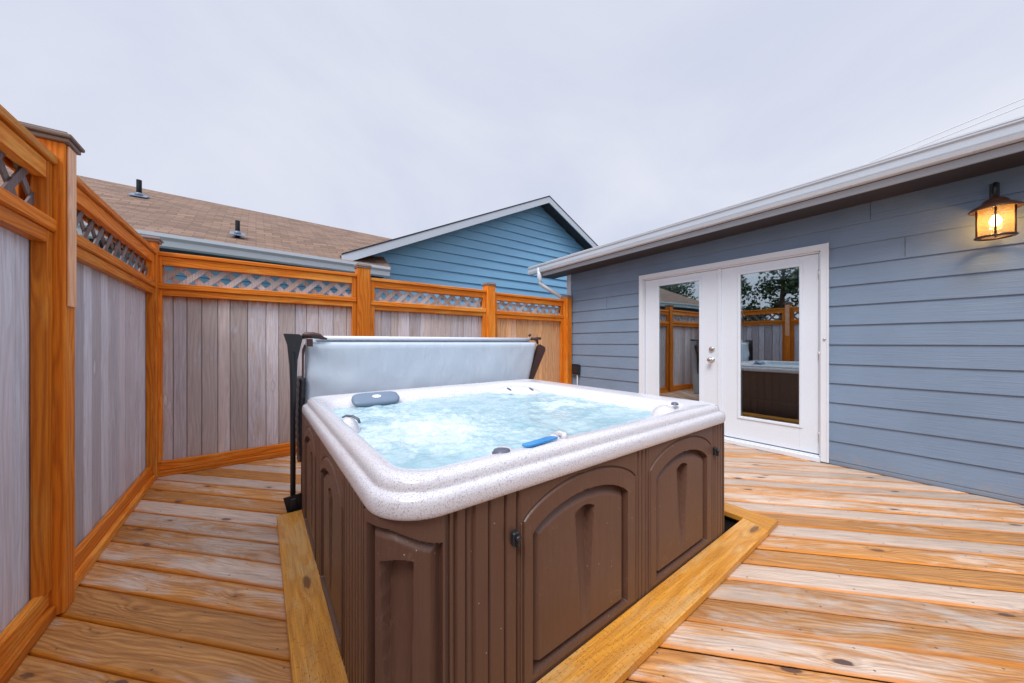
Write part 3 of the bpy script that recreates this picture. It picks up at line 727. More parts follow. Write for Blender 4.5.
# ------------------------------------------------------------------ fences
class Fence:
    def __init__(s, root, f, lat, zdrop=None, lw=.046, gap=.0015, back='lattice'): s.lw = lw; s.gap = gap; s.back = back; s.root = root; s.f = f; s.lat = lat; s.zd = zdrop or (lambda l: 0.)
    def box(s, mb, l0, l1, n0, n1, z0, z1, bev=.002, axis=None):
        a = s.f(l0, n0, z0); b_ = s.f(l1, n1, z1)
        x0, x1 = sorted((a[0], b_[0])); y0, y1 = sorted((a[1], b_[1]))
        return mb.box(x0, x1, y0, y1, z0, z1, bev=bev, axis=axis)
    def bay(s, l0, l1, bmat, dz=0., w=(.088, .15)):
        st = .048; T_ = 1.93+dz
        bd = MB(); l = l0
        while l < l1-.02:
            ww = random.uniform(*w); e = min(l+ww, l1)
            if l1-e < .05: e = l1
            s.box(bd, l+s.gap, e-s.gap, -.020+random.uniform(-.002, 0), random.uniform(-.002, .001), .03, 1.62+dz, bev=.0045, axis=2); l = e
        bd.build('board_panel', bmat, s.root)
        bk = MB(); s.box(bk, l0, l1, -.0235, -.0205, .03, 1.62+dz, bev=0, axis=2); bk.build('backing', M[s.back], s.root)
        fr_ = MB()
        for a, b_ in ((l0, l0+st), (l1-st, l1)):
            s.box(fr_, a, b_, .003, .046, .125, 1.640+dz, axis=2); s.box(fr_, a, b_, .003, .046, 1.70+dz, 1.93+dz, axis=2)
            s.box(fr_, a, b_, -.038, -.024, .125, 1.93+dz, axis=2)
        s.box(fr_, l0+st, l1-st, .003, .045, 1.588+dz, 1.641+dz); s.box(fr_, l0+st, l1-st, .004, .044, 1.855+dz, 1.929+dz); s.box(fr_, l0+st, l1-st, -.036, -.024, 1.588+dz, 1.64+dz)
        s.box(fr_, l0+st, l1-st, -.036, -.024, 1.855+dz, 1.93+dz)
        fr_.build('panel_frame', M['stain'], s.root)
        rl = MB(); s.box(rl, l0, l1, -.040, .058, 1.643+dz, 1.697+dz, bev=.006); rl.build('middle_rail', M['stain'], s.root)
        cp_ = MB(); s.box(cp_, l0-.004, l1+.004, -.045, .060, 1.932+dz, 1.968+dz, bev=.005); cp_.build('cap_rail', M['stain'], s.root)
        br = MB(); s.box(br, l0, l1, .003, .036, .052, .128, bev=.004); s.box(br, l0, l1, -.036, -.024, .03, .12, bev=.003); br.build('bottom_rail', M['stain'], s.root)
        kk = MB(); s.box(kk, l0, l1, .004, .056, .001, .050, bev=.004); kk.build('kickboard', M['stain'], s.root)
        # lattice: two layers of slats clipped to the opening
        la = MB(); z0, z1 = 1.69+dz, 1.862+dz; H_ = z1-z0; pit_ = .155; lw = s.lw
        for layer, sg in ((0, 1), (1, -1)):
            n0, n1 = (.006, .013) if layer == 0 else (-.0025, .0045)
            p = l0-.3
            while p < l1+.3:
                q = p + (H_*1.0)*sg
                a, b_ = p, q
                pts = [(a-lw*.7, z0), (a+lw*.7, z0), (b_+lw*.7, z1), (b_-lw*.7, z1)]
                # clip to the bay
                poly = pts
                for lim, sd in ((l0+.02, 1), (l1-.02, -1)):
                    out = []
                    for i in range(len(poly)):
                        A_, B_ = poly[i], poly[(i+1) % len(poly)]; ia = (A_[0]-lim)*sd >= 0; ib = (B_[0]-lim)*sd >= 0
                        if ia: out.append(A_)
                        if ia != ib:
                            t = (lim-A_[0])/(B_[0]-A_[0]); out.append((lim, A_[1]+(B_[1]-A_[1])*t))
                    poly = out
                    if len(poly) < 3: break
                if len(poly) >= 3:
                    P3 = [s.f(x, n0, z) for x, z in poly]; e3 = Vector(s.f(0, n1, 0))-Vector(s.f(0, n0, 0))
                    la.prism(P3, e3, axis=2)
                p += pit_
        la.build('lattice', s.lat, s.root)
    def post(s, l0, l1, top=2.035, n0=-.05, n1=.078, raw=False, cap=.024, capm=None):
        p = MB(); s.box(p, l0, l1, n0, n1, 0.001, top, bev=.004, axis=2)
        if raw:  # a pale spliced facing on the deck side
            s.box(p, l0+.012, l1-.012, n1+.001, n1+.009, 1.30, top-.002, bev=.002, axis=2)
        po = p.build('post', M['stain'], s.root)
        c = MB(); s.box(c, l0-cap*.6, l1+cap*.6, n0-cap*.6, n1+cap*.6, top, top+.018, bev=.003); s.box(c, l0-cap, l1+cap, n0-cap, n1+cap, top+.0185, top+.036, bev=.004)
        s.box(c, l0-cap*.3, l1+cap*.3, n0-cap*.3, n1+cap*.3, top+.0365, top+.046, bev=.004)
        c.build('post_cap', M['cap'], po)
        return po
lfence = thing('lattice_fence', (-.74, 1.2, 0), 'near left run of orange framed grey board fence with dark lattice top, nearest the camera', 'fence', 'orange framed lattice fences round the deck')
F1 = Fence(lfence, lambda l, n, z: (-.738+n, l, z), M['darklattice'], lw=.034, gap=.0038, back='pit')
F1.bay(-2.99, -1.28, M['grey']); F1.bay(-1.17, .545, M['grey']); F1.bay(.655, 2.335, M['grey'], w=(.10, .145)); F1.bay(2.445, 4.15, M['grey'])
for a in (-3.1, -1.275, .55): F1.post(a, a+.10)
F1.post(2.338, 2.442, 2.035)
pf = MB(); F1.box(pf, 2.352, 2.428, .079, .086, 1.33, 2.03, bev=.002, axis=2); pf.build('post_facing', M['rawpost'], lfence)
F1.post(4.152, 4.25, 2.035, -.05, .060)
bfence = thing('lattice_fence', (1.8, 4.24, 0), 'far run of orange framed board fence with pale lattice top behind the folded cover', 'fence', 'orange framed lattice fences round the deck')
F2 = Fence(bfence, lambda l, n, z: (l, 4.262-n, z), M['lattice'], gap=.0018, back='cap')
F2.bay(-.705, .928, M['greyback'], 0.); F2.bay(1.078, 2.695, M['greyback'], -.025); F2.bay(2.848, 4.30, M['fresh'], -.04)
F2.post(.932, 1.074, 2.04, cap=.012); F2.post(2.70, 2.843, 2.015, cap=.012); F2.post(4.302, 4.418, 1.955, -.02, .14, cap=.004)

# ------------------------------------------------------------------ the grey house on the right
hs = thing('house', (4.44, 0, 0), 'grey blue lap sided house with white glazed double doors, right of the hot tub', 'house', None)
WX = 4.44; EXPO = .1855; Z0 = .042
def lap(mb, a0, a1, z0, z1, fpos, thick=.011, joints=True, expo=EXPO, start=Z0):
    """lap siding: each course is a thin wedge, proud at its lower edge. fpos(l, out, z)"""
    k = math.floor((z0-start)/expo)
    while start+k*expo < z1-1e-4:
        b0 = max(start+k*expo, z0); b1 = min(start+(k+1)*expo, z1); k += 1
        if b1-b0 < .005: continue
        o0 = thick+.003; o1 = .0015
        P = [fpos(a0, 0, b0+.001), fpos(a0, o0, b0+.001), fpos(a0, o1, b1-.002), fpos(a0, 0, b1-.002)]
        e = Vector(fpos(a1, 0, 0))-Vector(fpos(a0, 0, 0))
        mb.prism(P, e, axis=1)
fw = lambda l, o, z: (WX-o+.010, l, z)
wl = MB()
DY_0, DY_1, DZ1 = .785, 2.817, 2.135
lap(wl, -4.2, DY_0, -.10, 2.46, fw); lap(wl, DY_1, 4.166, -.10, 2.46, fw); lap(wl, DY_0, DY_1, DZ1, 2.46, fw)
# backing wall, behind the siding, round the door opening
wl.box(WX+.009, WX+.15, -4.2, DY_0, -.3, 2.6, bev=0); wl.box(WX+.009, WX+.15, DY_1, 4.2, -.3, 2.6, bev=0); wl.box(WX+.009, WX+.15, DY_0, DY_1, DZ1, 2.6, bev=0)
wl.box(WX+.15, WX+7, 4.16, 4.20, -.3, 2.6, bev=0); wl.box(WX+6.9, WX+7, -4.2, 4.16, -.3, 2.6, bev=0); wl.box(WX+.15, WX+6.9, -4.2, -4.15, -.3, 2.6, bev=0)
# butt joints and a raised nail patch in the siding
wl.build('siding', M['siding'], hs)
for y_, kk in ((.300, 10), (.505, 12), (3.40, 9)):
    bj = MB(); bj.box(WX-.0035, WX-.002, y_, y_+.0022, Z0+kk*EXPO+.012, Z0+(kk+1)*EXPO-.006, bev=0); bj.build('butt_joint', M['pit'], hs)
sk = MB(); sk.box(WX-.002, WX+.008, -4.2, DY_0, .0, .038, bev=.002); sk.box(WX-.002, WX+.008, DY_1, 4.166, .0, .038, bev=.002); sk.build('skirting_trim', M['siding'], hs)
cb = MB(); cb.box(WX-.014, WX+.02, 4.1665, 4.255, -.3, 2.46, bev=.002); cb.build('corner_board', M['trimwhite'], hs)
# eave; it falls very slightly towards the far end
def ez(y): return -.019*(y+.2)
def strip(mb, prof, y0, y1, n=1):
    A = [mb.bm.verts.new((x, y0, z+ez(y0))) for x, z in prof]; B = [mb.bm.verts.new((x, y1, z+ez(y1))) for x, z in prof]
    m_ = len(prof); fs = [mb.bm.faces.new((A[i], A[(i+1) % m_], B[(i+1) % m_], B[i])) for i in range(m_)] + [mb.bm.faces.new(A[::-1]), mb.bm.faces.new(B)]
    bmesh.ops.recalc_face_normals(mb.bm, faces=fs)
    for f in fs:
        for l in f.loops: l[mb.uv].uv = (l.vert.co.y, l.vert.co.x*1.05)
EY0, EY1 = -4.4, 4.60
gt = MB()
strip(gt, [(3.955, 2.632), (3.948, 2.628), (3.948, 2.606), (3.960, 2.594), (3.964, 2.545), (3.978, 2.512), (3.985, 2.506), (4.042, 2.506), (4.042, 2.510), (3.990, 2.512), (3.972, 2.548), (3.967, 2.596), (3.956, 2.608), (3.956, 2.626), (3.962, 2.629)], EY0, EY1+.16)
gt.box(3.950, 4.042, EY1+.158, EY1+.162, 2.506+ez(EY1), 2.628+ez(EY1), bev=0); gt.box(3.950, 4.042, EY0, EY0+.004, 2.506+ez(EY0), 2.628+ez(EY0), bev=0)
go = gt.build('gutter', M['gutter'], hs)
lp = MB(); strip(lp, [(3.944, 2.634), (3.944, 2.622), (3.9475, 2.622), (3.9475, 2.634)], EY0, EY1+.16); strip(lp, [(3.958, 2.530), (3.970, 2.502), (4.0, 2.500), (4.0, 2.5045), (3.975, 2.506), (3.963, 2.532)], EY0, EY1+.16); lp.build('gutter_lip', M['gutterlip'], go)
fb = MB(); strip(fb, [(4.058, 2.640), (4.058, 2.500), (4.078, 2.500), (4.078, 2.640)], EY0, EY1); fb.build('fascia', M['brownfascia'], hs)
fb = MB(); strip(fb, [(4.044, 2.497), (4.044, 2.444), (4.0615, 2.444), (4.0615, 2.497)], EY0, EY1); strip(fb, [(4.0625, 2.495), (4.0625, 2.448), (4.08, 2.448), (4.08, 2.495)], EY0, EY1); fb.build('lower_fascia', M['fascia'], hs)
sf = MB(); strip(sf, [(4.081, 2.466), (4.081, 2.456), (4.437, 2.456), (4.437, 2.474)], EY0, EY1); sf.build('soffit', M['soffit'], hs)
rf = MB()
strip(rf, [(4.02, 2.655), (8.0, 3.86), (11.9, 2.655), (11.9, 2.635), (8.0, 3.84), (4.02, 2.635)], EY0, EY1); rf.build('roof', M['shingle'], hs)
gb = MB(); gb.prism([(4.46, 4.1605, 2.45), (11.3, 4.1605, 2.45), (8.0, 4.1605, 3.78), (4.46, 4.1605, 2.76)], (0, .035, 0)); gb.build('gable', M['siding'], hs); gb = MB(); gb.prism([(4.46, -4.19, 2.45), (11.3, -4.19, 2.45), (8.0, -4.19, 3.78), (4.46, -4.19, 2.76)], (0, .035, 0)); gb.build('gable', M['siding'], hs)
rk = MB()
rk.prism([(4.06, EY1+.001, 2.455-.09), (4.06, EY1+.001, 2.60-.09), (8.0, EY1+.001, 3.80-.0), (8.0, EY1+.001, 3.66)], (0, .02, 0)); rk.build('rake_board', M['fascia'], hs)
# downspout
ds = MB(); ds.tube([(3.992, 4.50, 2.49), (3.992, 4.50, 2.30), (4.0, 4.495, 2.235), (4.04, 4.465, 2.18), (4.33, 4.30, 1.99), (4.375, 4.30, 1.95), (4.385, 4.30, 1.88), (4.385, 4.30, 0.0)], .042, 14, flat=.8); ds.build('downspout', M['gutterlip'], hs)
# doors
df = MB()
def yz(mb, y0, y1, z0, z1, x0, x1, bev=.002): return mb.box(x0, x1, y0, y1, z0, z1, bev=bev)
yz(df, DY_0, DY_0+.058, .012, 2.135, WX-.030, WX+.04); yz(df, DY_1-.058, DY_1, .012, 2.135, WX-.030, WX+.04); yz(df, DY_0, DY_1, 2.0775, 2.137, WX-.031, WX+.041)
yz(df, DY_0+.058, DY_0+.072, .05, 2.0775, WX-.006, WX+.10); yz(df, DY_1-.072, DY_1-.058, .05, 2.0775, WX-.006, WX+.10); yz(df, DY_0+.058, DY_1-.058, 2.06, 2.0777, WX-.006, WX+.10)
yz(df, DY_0-.004, DY_0+.010, .0125, 2.138, WX-.036, WX-.028); 
df.build('door_frame', M['trimwhite'], hs)
th = MB(); yz(th, DY_0+.06, DY_1-.06, .003, .046, WX-.045, WX+.10); yz(th, DY_0+.072, DY_1-.072, .0465, .058, WX-.01, WX+.10); th.build('threshold', M['trimwhite'], hs)
dk = MB(); yz(dk, DY_0+.072, DY_1-.072, .0585, .068, WX+.03, WX+.08, 0); dk.build('door_sweep', M['blackmetal'], hs)
def door(y0, y1, g0, g1, gz0, gz1, handle):
    mb = MB(); xf, xb = WX+.012, WX+.055
    yz(mb, y0, g0, .07, 2.056, xf, xb); yz(mb, g1, y1, .07, 2.056, xf, xb); yz(mb, g0, g1, .07, gz0, xf, xb, 0); yz(mb, g0, g1, gz1, 2.056, xf, xb, 0)
    # raised lite frame
    t = .028
    for a, b_, c, d in ((g0-t, g0, gz0-t, gz1+t), (g1, g1+t, gz0-t, gz1+t), (g0, g1, gz0-t, gz0), (g0, g1, gz1, gz1+t)):
        mb.box(xf-.012, xf-.001, a, b_, c, d, bev=.004)
    o = mb.build('door', M['white'], hs)
    p = MB(); yz(p, g0+.001, g1-.001, gz0+.001, gz1-.001, xf+.006, xf+.010, 0); p.build('pane', M['glass'], o)
    bl = MB(); yz(bl, g0+.016, g1-.016, gz1-.040, gz1-.004, xf+.0115, xf+.034)
    for i in range(6): yz(bl, g0+.022, g1-.022, gz1-.052-.011*i, gz1-.046-.011*i, xf+.0115, xf+.034, 0)
    yz(bl, g0+.001, g0+.012, gz0, gz1, xf+.014, xf+.034, 0); yz(bl, g1-.012, g1-.001, gz0, gz1, xf+.014, xf+.034, 0)
    bl.build('blind', M['trimwhite'], o)
    if handle:
        hx = handle
        mb = MB(); Rm = Matrix.Translation((xf, hx, .965)) @ Matrix.Rotation(radians(-90), 4, 'Y')
        mb.lathe([(.033, 0), (.033, .006), (.026, .012), (.012, .014), (.011, .040), (.014, .044), (.027, .050), (.031, .062), (.026, .074), (.010, .079), (0, .079)], 24, Rm); mb.build('handle', M['chrome'], o)
        mb = MB(); Rm = Matrix.Translation((xf, hx, 1.095)) @ Matrix.Rotation(radians(-90), 4, 'Y')
        mb.lathe([(.033, 0), (.033, .008), (.029, .016), (.024, .020), (0, .021)], 24, Rm); mb.build('deadbolt', M['chrome'], o)
    return o
door(1.768, 2.740, 1.937+.06, 2.483+.05, .33, 1.955, 1.850)
door(.862, 1.754, 1.013, 1.544, .33, 1.955, None)
ast = MB(); yz(ast, 1.742, 1.782, .07, 2.056, WX-.003, WX+.011); ast.build('astragal', M['white'], hs)
for z in (.25, 1.05, 1.85):
    hg = MB(); hg.tube([(WX+.004, .860, z-.045), (WX+.004, .860, z+.045)], .006, 8); hg.build('hinge', M['chrome'], hs)
hg = MB(); hg.tube([(WX-.034, .812, 1.20), (WX-.034, .812, 1.215)], .010, 10); hg.build('door_bumper', M['chrome'], hs)
rm = MB()   # room behind the doors
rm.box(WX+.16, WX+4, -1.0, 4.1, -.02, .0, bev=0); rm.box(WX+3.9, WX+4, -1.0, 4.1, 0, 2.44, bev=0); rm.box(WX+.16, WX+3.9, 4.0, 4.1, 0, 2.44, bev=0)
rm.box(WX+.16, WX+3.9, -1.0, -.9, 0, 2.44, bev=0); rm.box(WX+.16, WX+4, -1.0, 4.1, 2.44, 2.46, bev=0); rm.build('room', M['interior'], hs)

# outlet box and wall lantern
ob = thing('outlet_box', (4.42, 4.02, .7), 'dark weatherproof disconnect box low on the grey siding beside the fence post', 'electrical box')
mb = MB(); mb.box(4.375, 4.428, 3.935, 4.09, .635, .800, bev=.006); mb.box(4.368, 4.374, 3.945, 4.08, .650, .785, bev=.003); mb.box(4.36, 4.40, 3.94, 4.085, .800, .808, bev=.002); mb.build('box_body', M['blackmetal'], ob)
mb = MB(); mb.tube([(4.405, 3.985, .64), (4.405, 3.985, .3), (4.405, 3.985, .002)], .012, 10); mb.build('conduit', M['fascia'], ob)

LX, LY = 4.30, -.140
ln_ = thing('wall_lantern', (WX, LY, 2.2), 'lit bronze barn style lantern with warm glass mounted on the grey siding', 'wall lantern')
L = lambda z: Matrix.Translation((LX, LY, z))
mb = MB(); mb.lathe([(.0, .088), (.012, .088), (.016, .078), (.020, .070), (.045, .062), (.060, .045), (.064, .032), (.092, .018), (.120, -.006), (.123, -.014), (.116, -.016), (.085, .004), (.060, .010), (0, .012)], 28, L(2.155)); mb.build('cap', M['rust'], ln_)
mb = MB(); mb.lathe([(.078, 0), (.078, .205)], 28, L(1.952)); o = mb.build('glass', M['lglass'], ln_)
bm_ = bmesh.new(); bm_.from_mesh(o.data); bmesh.ops.delete(bm_, geom=[f for f in bm_.faces if len(f.verts) > 4], context='FACES_ONLY'); bm_.to_mesh(o.data); bm_.free()
mb = MB(); prof = [(.082+.014*cos(a), .006+.009*sin(a)) for a in [2*pi*i/12 for i in range(12)]]
rg = [[mb.bm.verts.new((LX+r_*cos(2*pi*k/32), LY+r_*sin(2*pi*k/32), 1.938+z_)) for k in range(32)] for r_, z_ in prof]
for i in range(12):
    for k in range(32): mb.bm.faces.new((rg[i][k], rg[i][(k+1) % 32], rg[(i+1) % 12][(k+1) % 32], rg[(i+1) % 12][k])).smooth = True
for a in (radians(178), radians(268), radians(358), radians(88)):
    x, y = LX+.082*cos(a), LY+.082*sin(a); mb.tube([(x, y, 1.945), (x, y, 2.152)], .0055, 8)
bmesh.ops.recalc_face_normals(mb.bm, faces=mb.bm.faces[:]); mb.build('cage', M['rust'], ln_)
mb = MB(); mb.lathe([(0, -.035), (.016, -.03), (.027, -.012), (.029, .004), (.022, .026), (.013, .04), (.013, .05)], 20, L(2.055)); mb.build('bulb', M['bulb'], ln_)
mb = MB(); mb.tube([(LX, LY, 2.10), (LX, LY, 2.165)], .016, 12); mb.build('socket', M['rust'], ln_)
mb = MB(); mb.tube([(LX, LY, 2.235), (LX, LY, 2.30), (LX+.01, LY, 2.335), (LX+.06, LY, 2.345), (WX-.005, LY, 2.30)], [.011, .011, .012, .012, .012], 12); mb.box(WX-.014, WX-.001, LY-.022, LY+.022, 2.20, 2.37, bev=.003); mb.build('bracket', M['blackmetal'], ln_)

# ------------------------------------------------------------------ the blue house beyond the fence
bh = thing('house', (3, 6.9, -.3), 'bright blue gabled house with brown shingle roof beyond the back fence', 'house')
YW = 6.95
def quad(mb, P, uvs):
    vs = [mb.bm.verts.new(p) for p in P]; f = mb.bm.faces.new(vs)
    for l, q in zip(f.loops, uvs): l[mb.uv].uv = q
    return f
# main roof
E0, E1 = Vector((-7.0, 6.46, 2.745)), Vector((2.02, 6.46, 2.585)); Rg0, Rg1 = Vector((-7.0, 10.75, 4.64)), Vector((5.6, 9.0, 3.84)); E2 = Vector((5.6, 6.46, 2.62))
rf = MB(); ns = 24
def sl(a, b_): return (a-b_).length
for (A, B, C_, D) in ((E0, E2, Rg1, Rg0),):
    V = [A, E1, Vector((2.02, 6.94, 2.885)), C_, D]; f_ = rf.bm.faces.new([rf.bm.verts.new(v) for v in V])
    for l, q in zip(f_.loops, ((A.x, 0), (2.02, 0), (2.02, .52), (C_.x, 2.83), (D.x, sl(A, D)))): l[rf.uv].uv = q
quad(rf, (Rg0, Rg1, (5.6, 13.4, 2.7), (-7., 15.0, 2.7)), ((0, 0), (12, 0), (12, 5), (0, 5)))
# gable wing roof: apex line runs back along +Y
AP, LR, RR = (6.16, 5.03), (1.20, 2.725), (8.85, 3.70)
for P, Q in ((LR, AP), (AP, RR)):
    quad(rf, ((P[0], 6.58, P[1]), (Q[0], 6.58, Q[1]), (Q[0], 15, Q[1]), (P[0], 15, P[1])), ((6.58, 0), (6.58, 5.4), (15, 5.4), (15, 0)))
r = bmesh.ops.extrude_face_region(rf.bm, geom=rf.bm.faces[:]); bmesh.ops.translate(rf.bm, verts=[v for v in r['geom'] if isinstance(v, bmesh.types.BMVert)], vec=(0, 0, -.03))
bmesh.ops.recalc_face_normals(rf.bm, faces=rf.bm.faces[:])
rf.build('roof', M['shingle'], bh)
# walls
bw = MB(); fwb = lambda l, o, z: (l, YW-o, z)
lap(bw, -6.9, 1.6, -.3, 2.62, fwb, expo=.205, start=-.3, thick=.03)
z = -.3
while z < 4.95:
    z1 = min(z+.205, 5.0)
    def xl(zz): return max(1.6, AP[0]-(AP[1]-zz)/.4645+.10) if zz > 2.5 else 1.6
    def xr(zz): return min(8.6, AP[0]+(AP[1]-zz)/.494-.10)
    a0, a1, b0, b1 = xl(z), xl(z1), xr(z), xr(z1)
    if b0-a0 > .1:
        if b1 < a1: a1 = b1 = (a0+b0)/2
        o0, o1 = .032, .0015
        V = [bw.bm.verts.new(p) for p in ((a0, YW-o0, z), (b0, YW-o0, z), (b1, YW-o1, z1), (a1, YW-o1, z1), (a0, YW+.01, z), (b0, YW+.01, z))]
        bw.bm.faces.new(V[:4]); bw.bm.faces.new((V[4], V[5], V[1], V[0]))
    z += .205
bw.box(-6.9, 8.55, YW+.02, YW+.1, -.3, 2.6, bev=0)
bw.box(-6.9, -6.8, YW+.1, 14.5, -.3, 2.7, bev=0)
bw.build('siding', M['bluesiding'], bh)
gbk = MB(); gbk.prism([(1.7, YW+.03, 2.58), (8.5, YW+.03, 2.58), (8.5, YW+.03, 3.80), (AP[0], YW+.03, 4.93), (1.7, YW+.03, 2.87)], (0, .05, 0)); gbk.build('gable_backing', M['bluesiding'], bh)
rb = MB()
for P, Q in ((LR, AP), (AP, RR)):
    rb.prism([(P[0], 6.548, P[1]-.17), (Q[0], 6.548, Q[1]-.17), (Q[0], 6.548, Q[1]-.012), (P[0], 6.548, P[1]-.012)], (0, .026, 0))
rb.build('rake_board', M['gutter'], bh)
re_ = MB()
for P, Q in ((LR, AP), (AP, RR)):
    re_.prism([(P[0], 6.54, P[1]-.010), (Q[0], 6.54, Q[1]-.010), (Q[0], 6.54, Q[1]+.016), (P[0], 6.54, P[1]+.016)], (0, .036, 0))
re_.build('roof_edge', M['blackmetal'], bh)
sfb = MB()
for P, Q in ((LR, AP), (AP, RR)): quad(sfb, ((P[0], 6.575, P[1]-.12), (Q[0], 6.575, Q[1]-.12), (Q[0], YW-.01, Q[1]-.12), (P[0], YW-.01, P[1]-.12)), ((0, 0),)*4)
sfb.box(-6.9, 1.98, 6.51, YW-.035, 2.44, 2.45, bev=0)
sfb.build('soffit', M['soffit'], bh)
gg = MB()
def gstrip(mb, prof, x0, x1):
    dz0, dz1 = .16*(2.02-x0)/9.02, .16*(2.02-x1)/9.02
    A = [mb.bm.verts.new((x0, y, z+dz0)) for y, z in prof]; B = [mb.bm.verts.new((x1, y, z+dz1)) for y, z in prof]; m_ = len(prof)
    fs = [mb.bm.faces.new((A[i], A[(i+1) % m_], B[(i+1) % m_], B[i])) for i in range(m_)]+[mb.bm.faces.new(A[::-1]), mb.bm.faces.new(B)]; bmesh.ops.recalc_face_normals(mb.bm, faces=fs)
gstrip(gg, [(6.40, 2.575), (6.40, 2.53), (6.425, 2.49), (6.435, 2.415), (6.455, 2.395), (6.50, 2.395), (6.50, 2.560), (6.46, 2.575)], -7.0, 1.995); gg.build('gutter', M['gutter'], bh)
for px_, y_, z_, h_ in ((-1.68, 8.92, 3.80, .30), (-.235, 6.97, 2.885, .235)):
    mb = MB(); mb.tube([(px_, y_, z_-.1), (px_, y_, z_+h_)], (.036 if h_ > .25 else .030), 14); vp = mb.build('vent_pipe', M['ventpipe'], bh)
    mb = MB(); s_ = .115 if h_ > .25 else .095
    mb.prism([(px_-s_, y_-s_, z_+.02-.45*s_), (px_+s_, y_-s_, z_+.02-.45*s_), (px_+s_, y_+s_, z_+.02+.45*s_), (px_-s_, y_+s_, z_+.02+.45*s_)], (0, 0, .012))
    mb.lathe([(s_*.62, 0), (s_*.40, .06), (s_*.3, .07)], 14, Matrix.Translation((px_, y_, z_)))
    mb.build('flashing', M['gutterflash'] if 'gutterflash' in M else M['plastic_grey'], vp)

# ------------------------------------------------------------------ trees beyond the left fence (mirrored in the door glass)
def tree(x, y, h, r, label, seed):
    rnd_ = random.Random(seed)
    t = thing('tree', (x, y, -.35), label, 'tree', 'trees beyond the left fence')
    mb = MB(); mb.tube([(x, y, -.35), (x+.1, y, h*.3), (x-.05, y+.1, h*.6), (x, y, h*.9)], [.22, .16, .1, .03], 10)
    for i in range(9):
        z = h*(.25+.06*i); a = rnd_.random()*6.28; L_ = r*(.9-.06*i)
        mb.tube([(x, y, z), (x+L_*.5*cos(a), y+L_*.5*sin(a), z+.25), (x+L_*cos(a), y+L_*sin(a), z+.35)], [.06, .04, .015], 6)
    mb.build('trunk', M['bark'], t)
    cr = MB()
    clumps = []
    for i in range(46):
        f = rnd_.random(); z = h*(.22+.78*f); rad = r*(1-f)**.6*(.55+.6*rnd_.random()); a = rnd_.random()*6.28
        clumps.append((x+rad*cos(a), y+rad*sin(a), z, r*(.20+.18*rnd_.random())))
    for cx_, cy_, cz_, cr_ in clumps:
        tone = rnd_.random()*.7
        for k in range(95):
            v = Vector((rnd_.gauss(0, 1), rnd_.gauss(0, 1), rnd_.gauss(0, .75))).normalized()*cr_*rnd_.random()**.4
            c = Vector((cx_, cy_, cz_))+v; s_ = rnd_.uniform(.05, .11)
            a_ = Vector((rnd_.gauss(0, 1), rnd_.gauss(0, 1), rnd_.gauss(0, 1))).normalized(); b_ = a_.orthogonal().normalized()
            vs = [cr.bm.verts.new(c+a_*s_), cr.bm.verts.new(c+b_*s_*.6), cr.bm.verts.new(c-a_*s_), cr.bm.verts.new(c-b_*s_*.6)]
            f_ = cr.bm.faces.new(vs); q = min(1, tone+rnd_.random()*.3)
            for l in f_.loops: l[cr.rl] = (q, q, q, 1)
    cr.build('crown', M['leaf'], t)
tree(-10.5, 10.5, 4.9, 2.0, 'broad dark evergreen mirrored in the left door glass above the fence', 1)
tree(-14.0, 12.4, 6.4, 2.4, 'tall dark evergreen behind the broad one, mirrored in the left door glass', 2)
tree(-11.5, 7.3, 4.5, 1.3, 'slim rounded tree mirrored alone in the middle of the right door glass', 3)
tree(-11.0, 5.1, 5.6, 1.7, 'tall bushy evergreen mirrored at the right edge of the right door glass', 4)
tree(-13.0, 9.0, 3.9, 1.6, 'low rounded tree mirrored between the two taller ones in the door glass', 5)

# power lines
for i, (z0, z1) in enumerate(((4.36, 4.12), (4.27, 4.05))):
    mb = MB(); pts = []
    for k in range(21):
        y = -6+14*k/20; pts.append((8.0, y, z0+(z1-z0)*(y+.474)/1.39*1.0 - .0))
    mb.tube(pts, .006, 6)
    tag(mb.build('power_line', M['cable']), ['thin pale overhead cable above the gutter, the upper of two', 'thin pale overhead cable just above the gutter, the lower of two'][i], 'cable', 'overhead cables above the grey house')

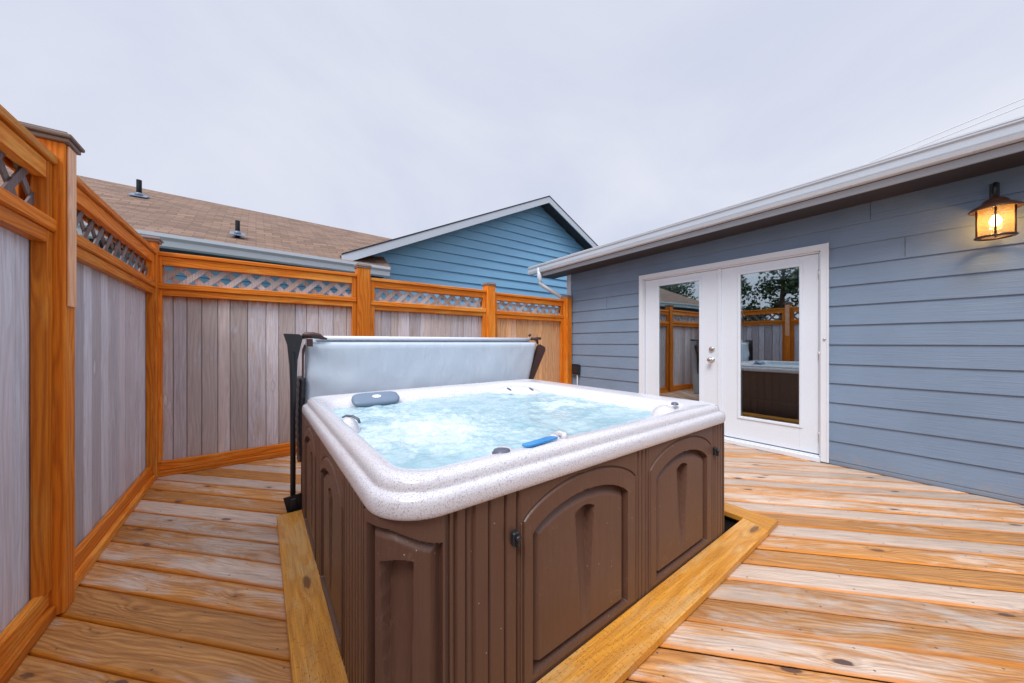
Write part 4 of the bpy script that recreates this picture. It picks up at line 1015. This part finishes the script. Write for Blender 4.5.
# ------------------------------------------------------------------ light
wld = bpy.data.worlds.new('World'); scene.world = wld; wld.use_nodes = True; nt = NT(wld.node_tree)
for n in list(nt.n): nt.n.remove(n)
out = nt.new('ShaderNodeOutputWorld')
SUN_EL, SUN_AZ = radians(52), radians(242)
sky = nt.new('ShaderNodeTexSky', sky_type='NISHITA'); sky.sun_disc = False; sky.sun_elevation = SUN_EL; sky.sun_rotation = SUN_AZ
bg1 = nt.new('ShaderNodeBackground'); nt.put(bg1.inputs[0], sky.outputs[0]); bg1.inputs[1].default_value = .08
tc = nt.new('ShaderNodeTexCoord').outputs['Generated']; x, y, z = nt.sep(tc)
zz = nt.math('MAXIMUM', z, .04)
pl_ = nt.xyz(nt.math('DIVIDE', x, nt.math('ADD', zz, .35)), nt.math('DIVIDE', y, nt.math('ADD', zz, .35)), 0.)
cn = nt.noise(pl_, 1.1, 6., .55, .5)
cc = nt.mix(nt.mapr(cn, .27, .72), (.585, .625, .76), (.73, .75, .84))
cc = nt.mix(nt.mapr(z, .0, .30, .55, 0.), cc, (.72, .72, .79))
gain = nt.mapr(z, .70, .95, 1., 2.7)
cc = nt.mix(1., cc, nt.xyz(gain, gain, gain), 'MULTIPLY')
bg2 = nt.new('ShaderNodeBackground'); nt.put(bg2.inputs[0], cc); bg2.inputs[1].default_value = 1.0
ms = nt.new('ShaderNodeMixShader'); ms.inputs[0].default_value = .9; nt.l.new(bg1.outputs[0], ms.inputs[1]); nt.l.new(bg2.outputs[0], ms.inputs[2]); nt.l.new(ms.outputs[0], out.inputs[0])
sl_ = bpy.data.lights.new('sun', 'SUN'); sl_.energy = 2.1; sl_.angle = radians(24); sl_.color = (1., .975, .95)
so_ = bpy.data.objects.new('sun', sl_); COL.objects.link(so_)
d = Vector((sin(SUN_AZ)*cos(SUN_EL), cos(SUN_AZ)*cos(SUN_EL), sin(SUN_EL)))
so_.rotation_euler = d.to_track_quat('Z', 'Y').to_euler()
lt = bpy.data.lights.new('lantern_bulb_light', 'POINT'); lt.energy = 22.0; lt.color = (1., .58, .24); lt.shadow_soft_size = .03
lo = bpy.data.objects.new('lantern_bulb_light', lt); COL.objects.link(lo); lo.location = (LX, LY, 2.05)

# ------------------------------------------------------------------ camera
cam = bpy.data.cameras.new('camera'); co = bpy.data.objects.new('camera', cam); COL.objects.link(co)
co.location = (0, 0, 1.17); co.rotation_euler = (radians(90), 0, -atan(256/340))
cam.sensor_width = 36; cam.lens = 340/1024*36; cam.shift_y = 1.5/1024; cam.clip_start = .02; cam.clip_end = 2000
scene.camera = co
scene.view_settings.view_transform = 'Standard'; scene.view_settings.look = 'None'; scene.view_settings.exposure = .22; scene.view_settings.gamma = 1
scene.view_settings.use_curve_mapping = False
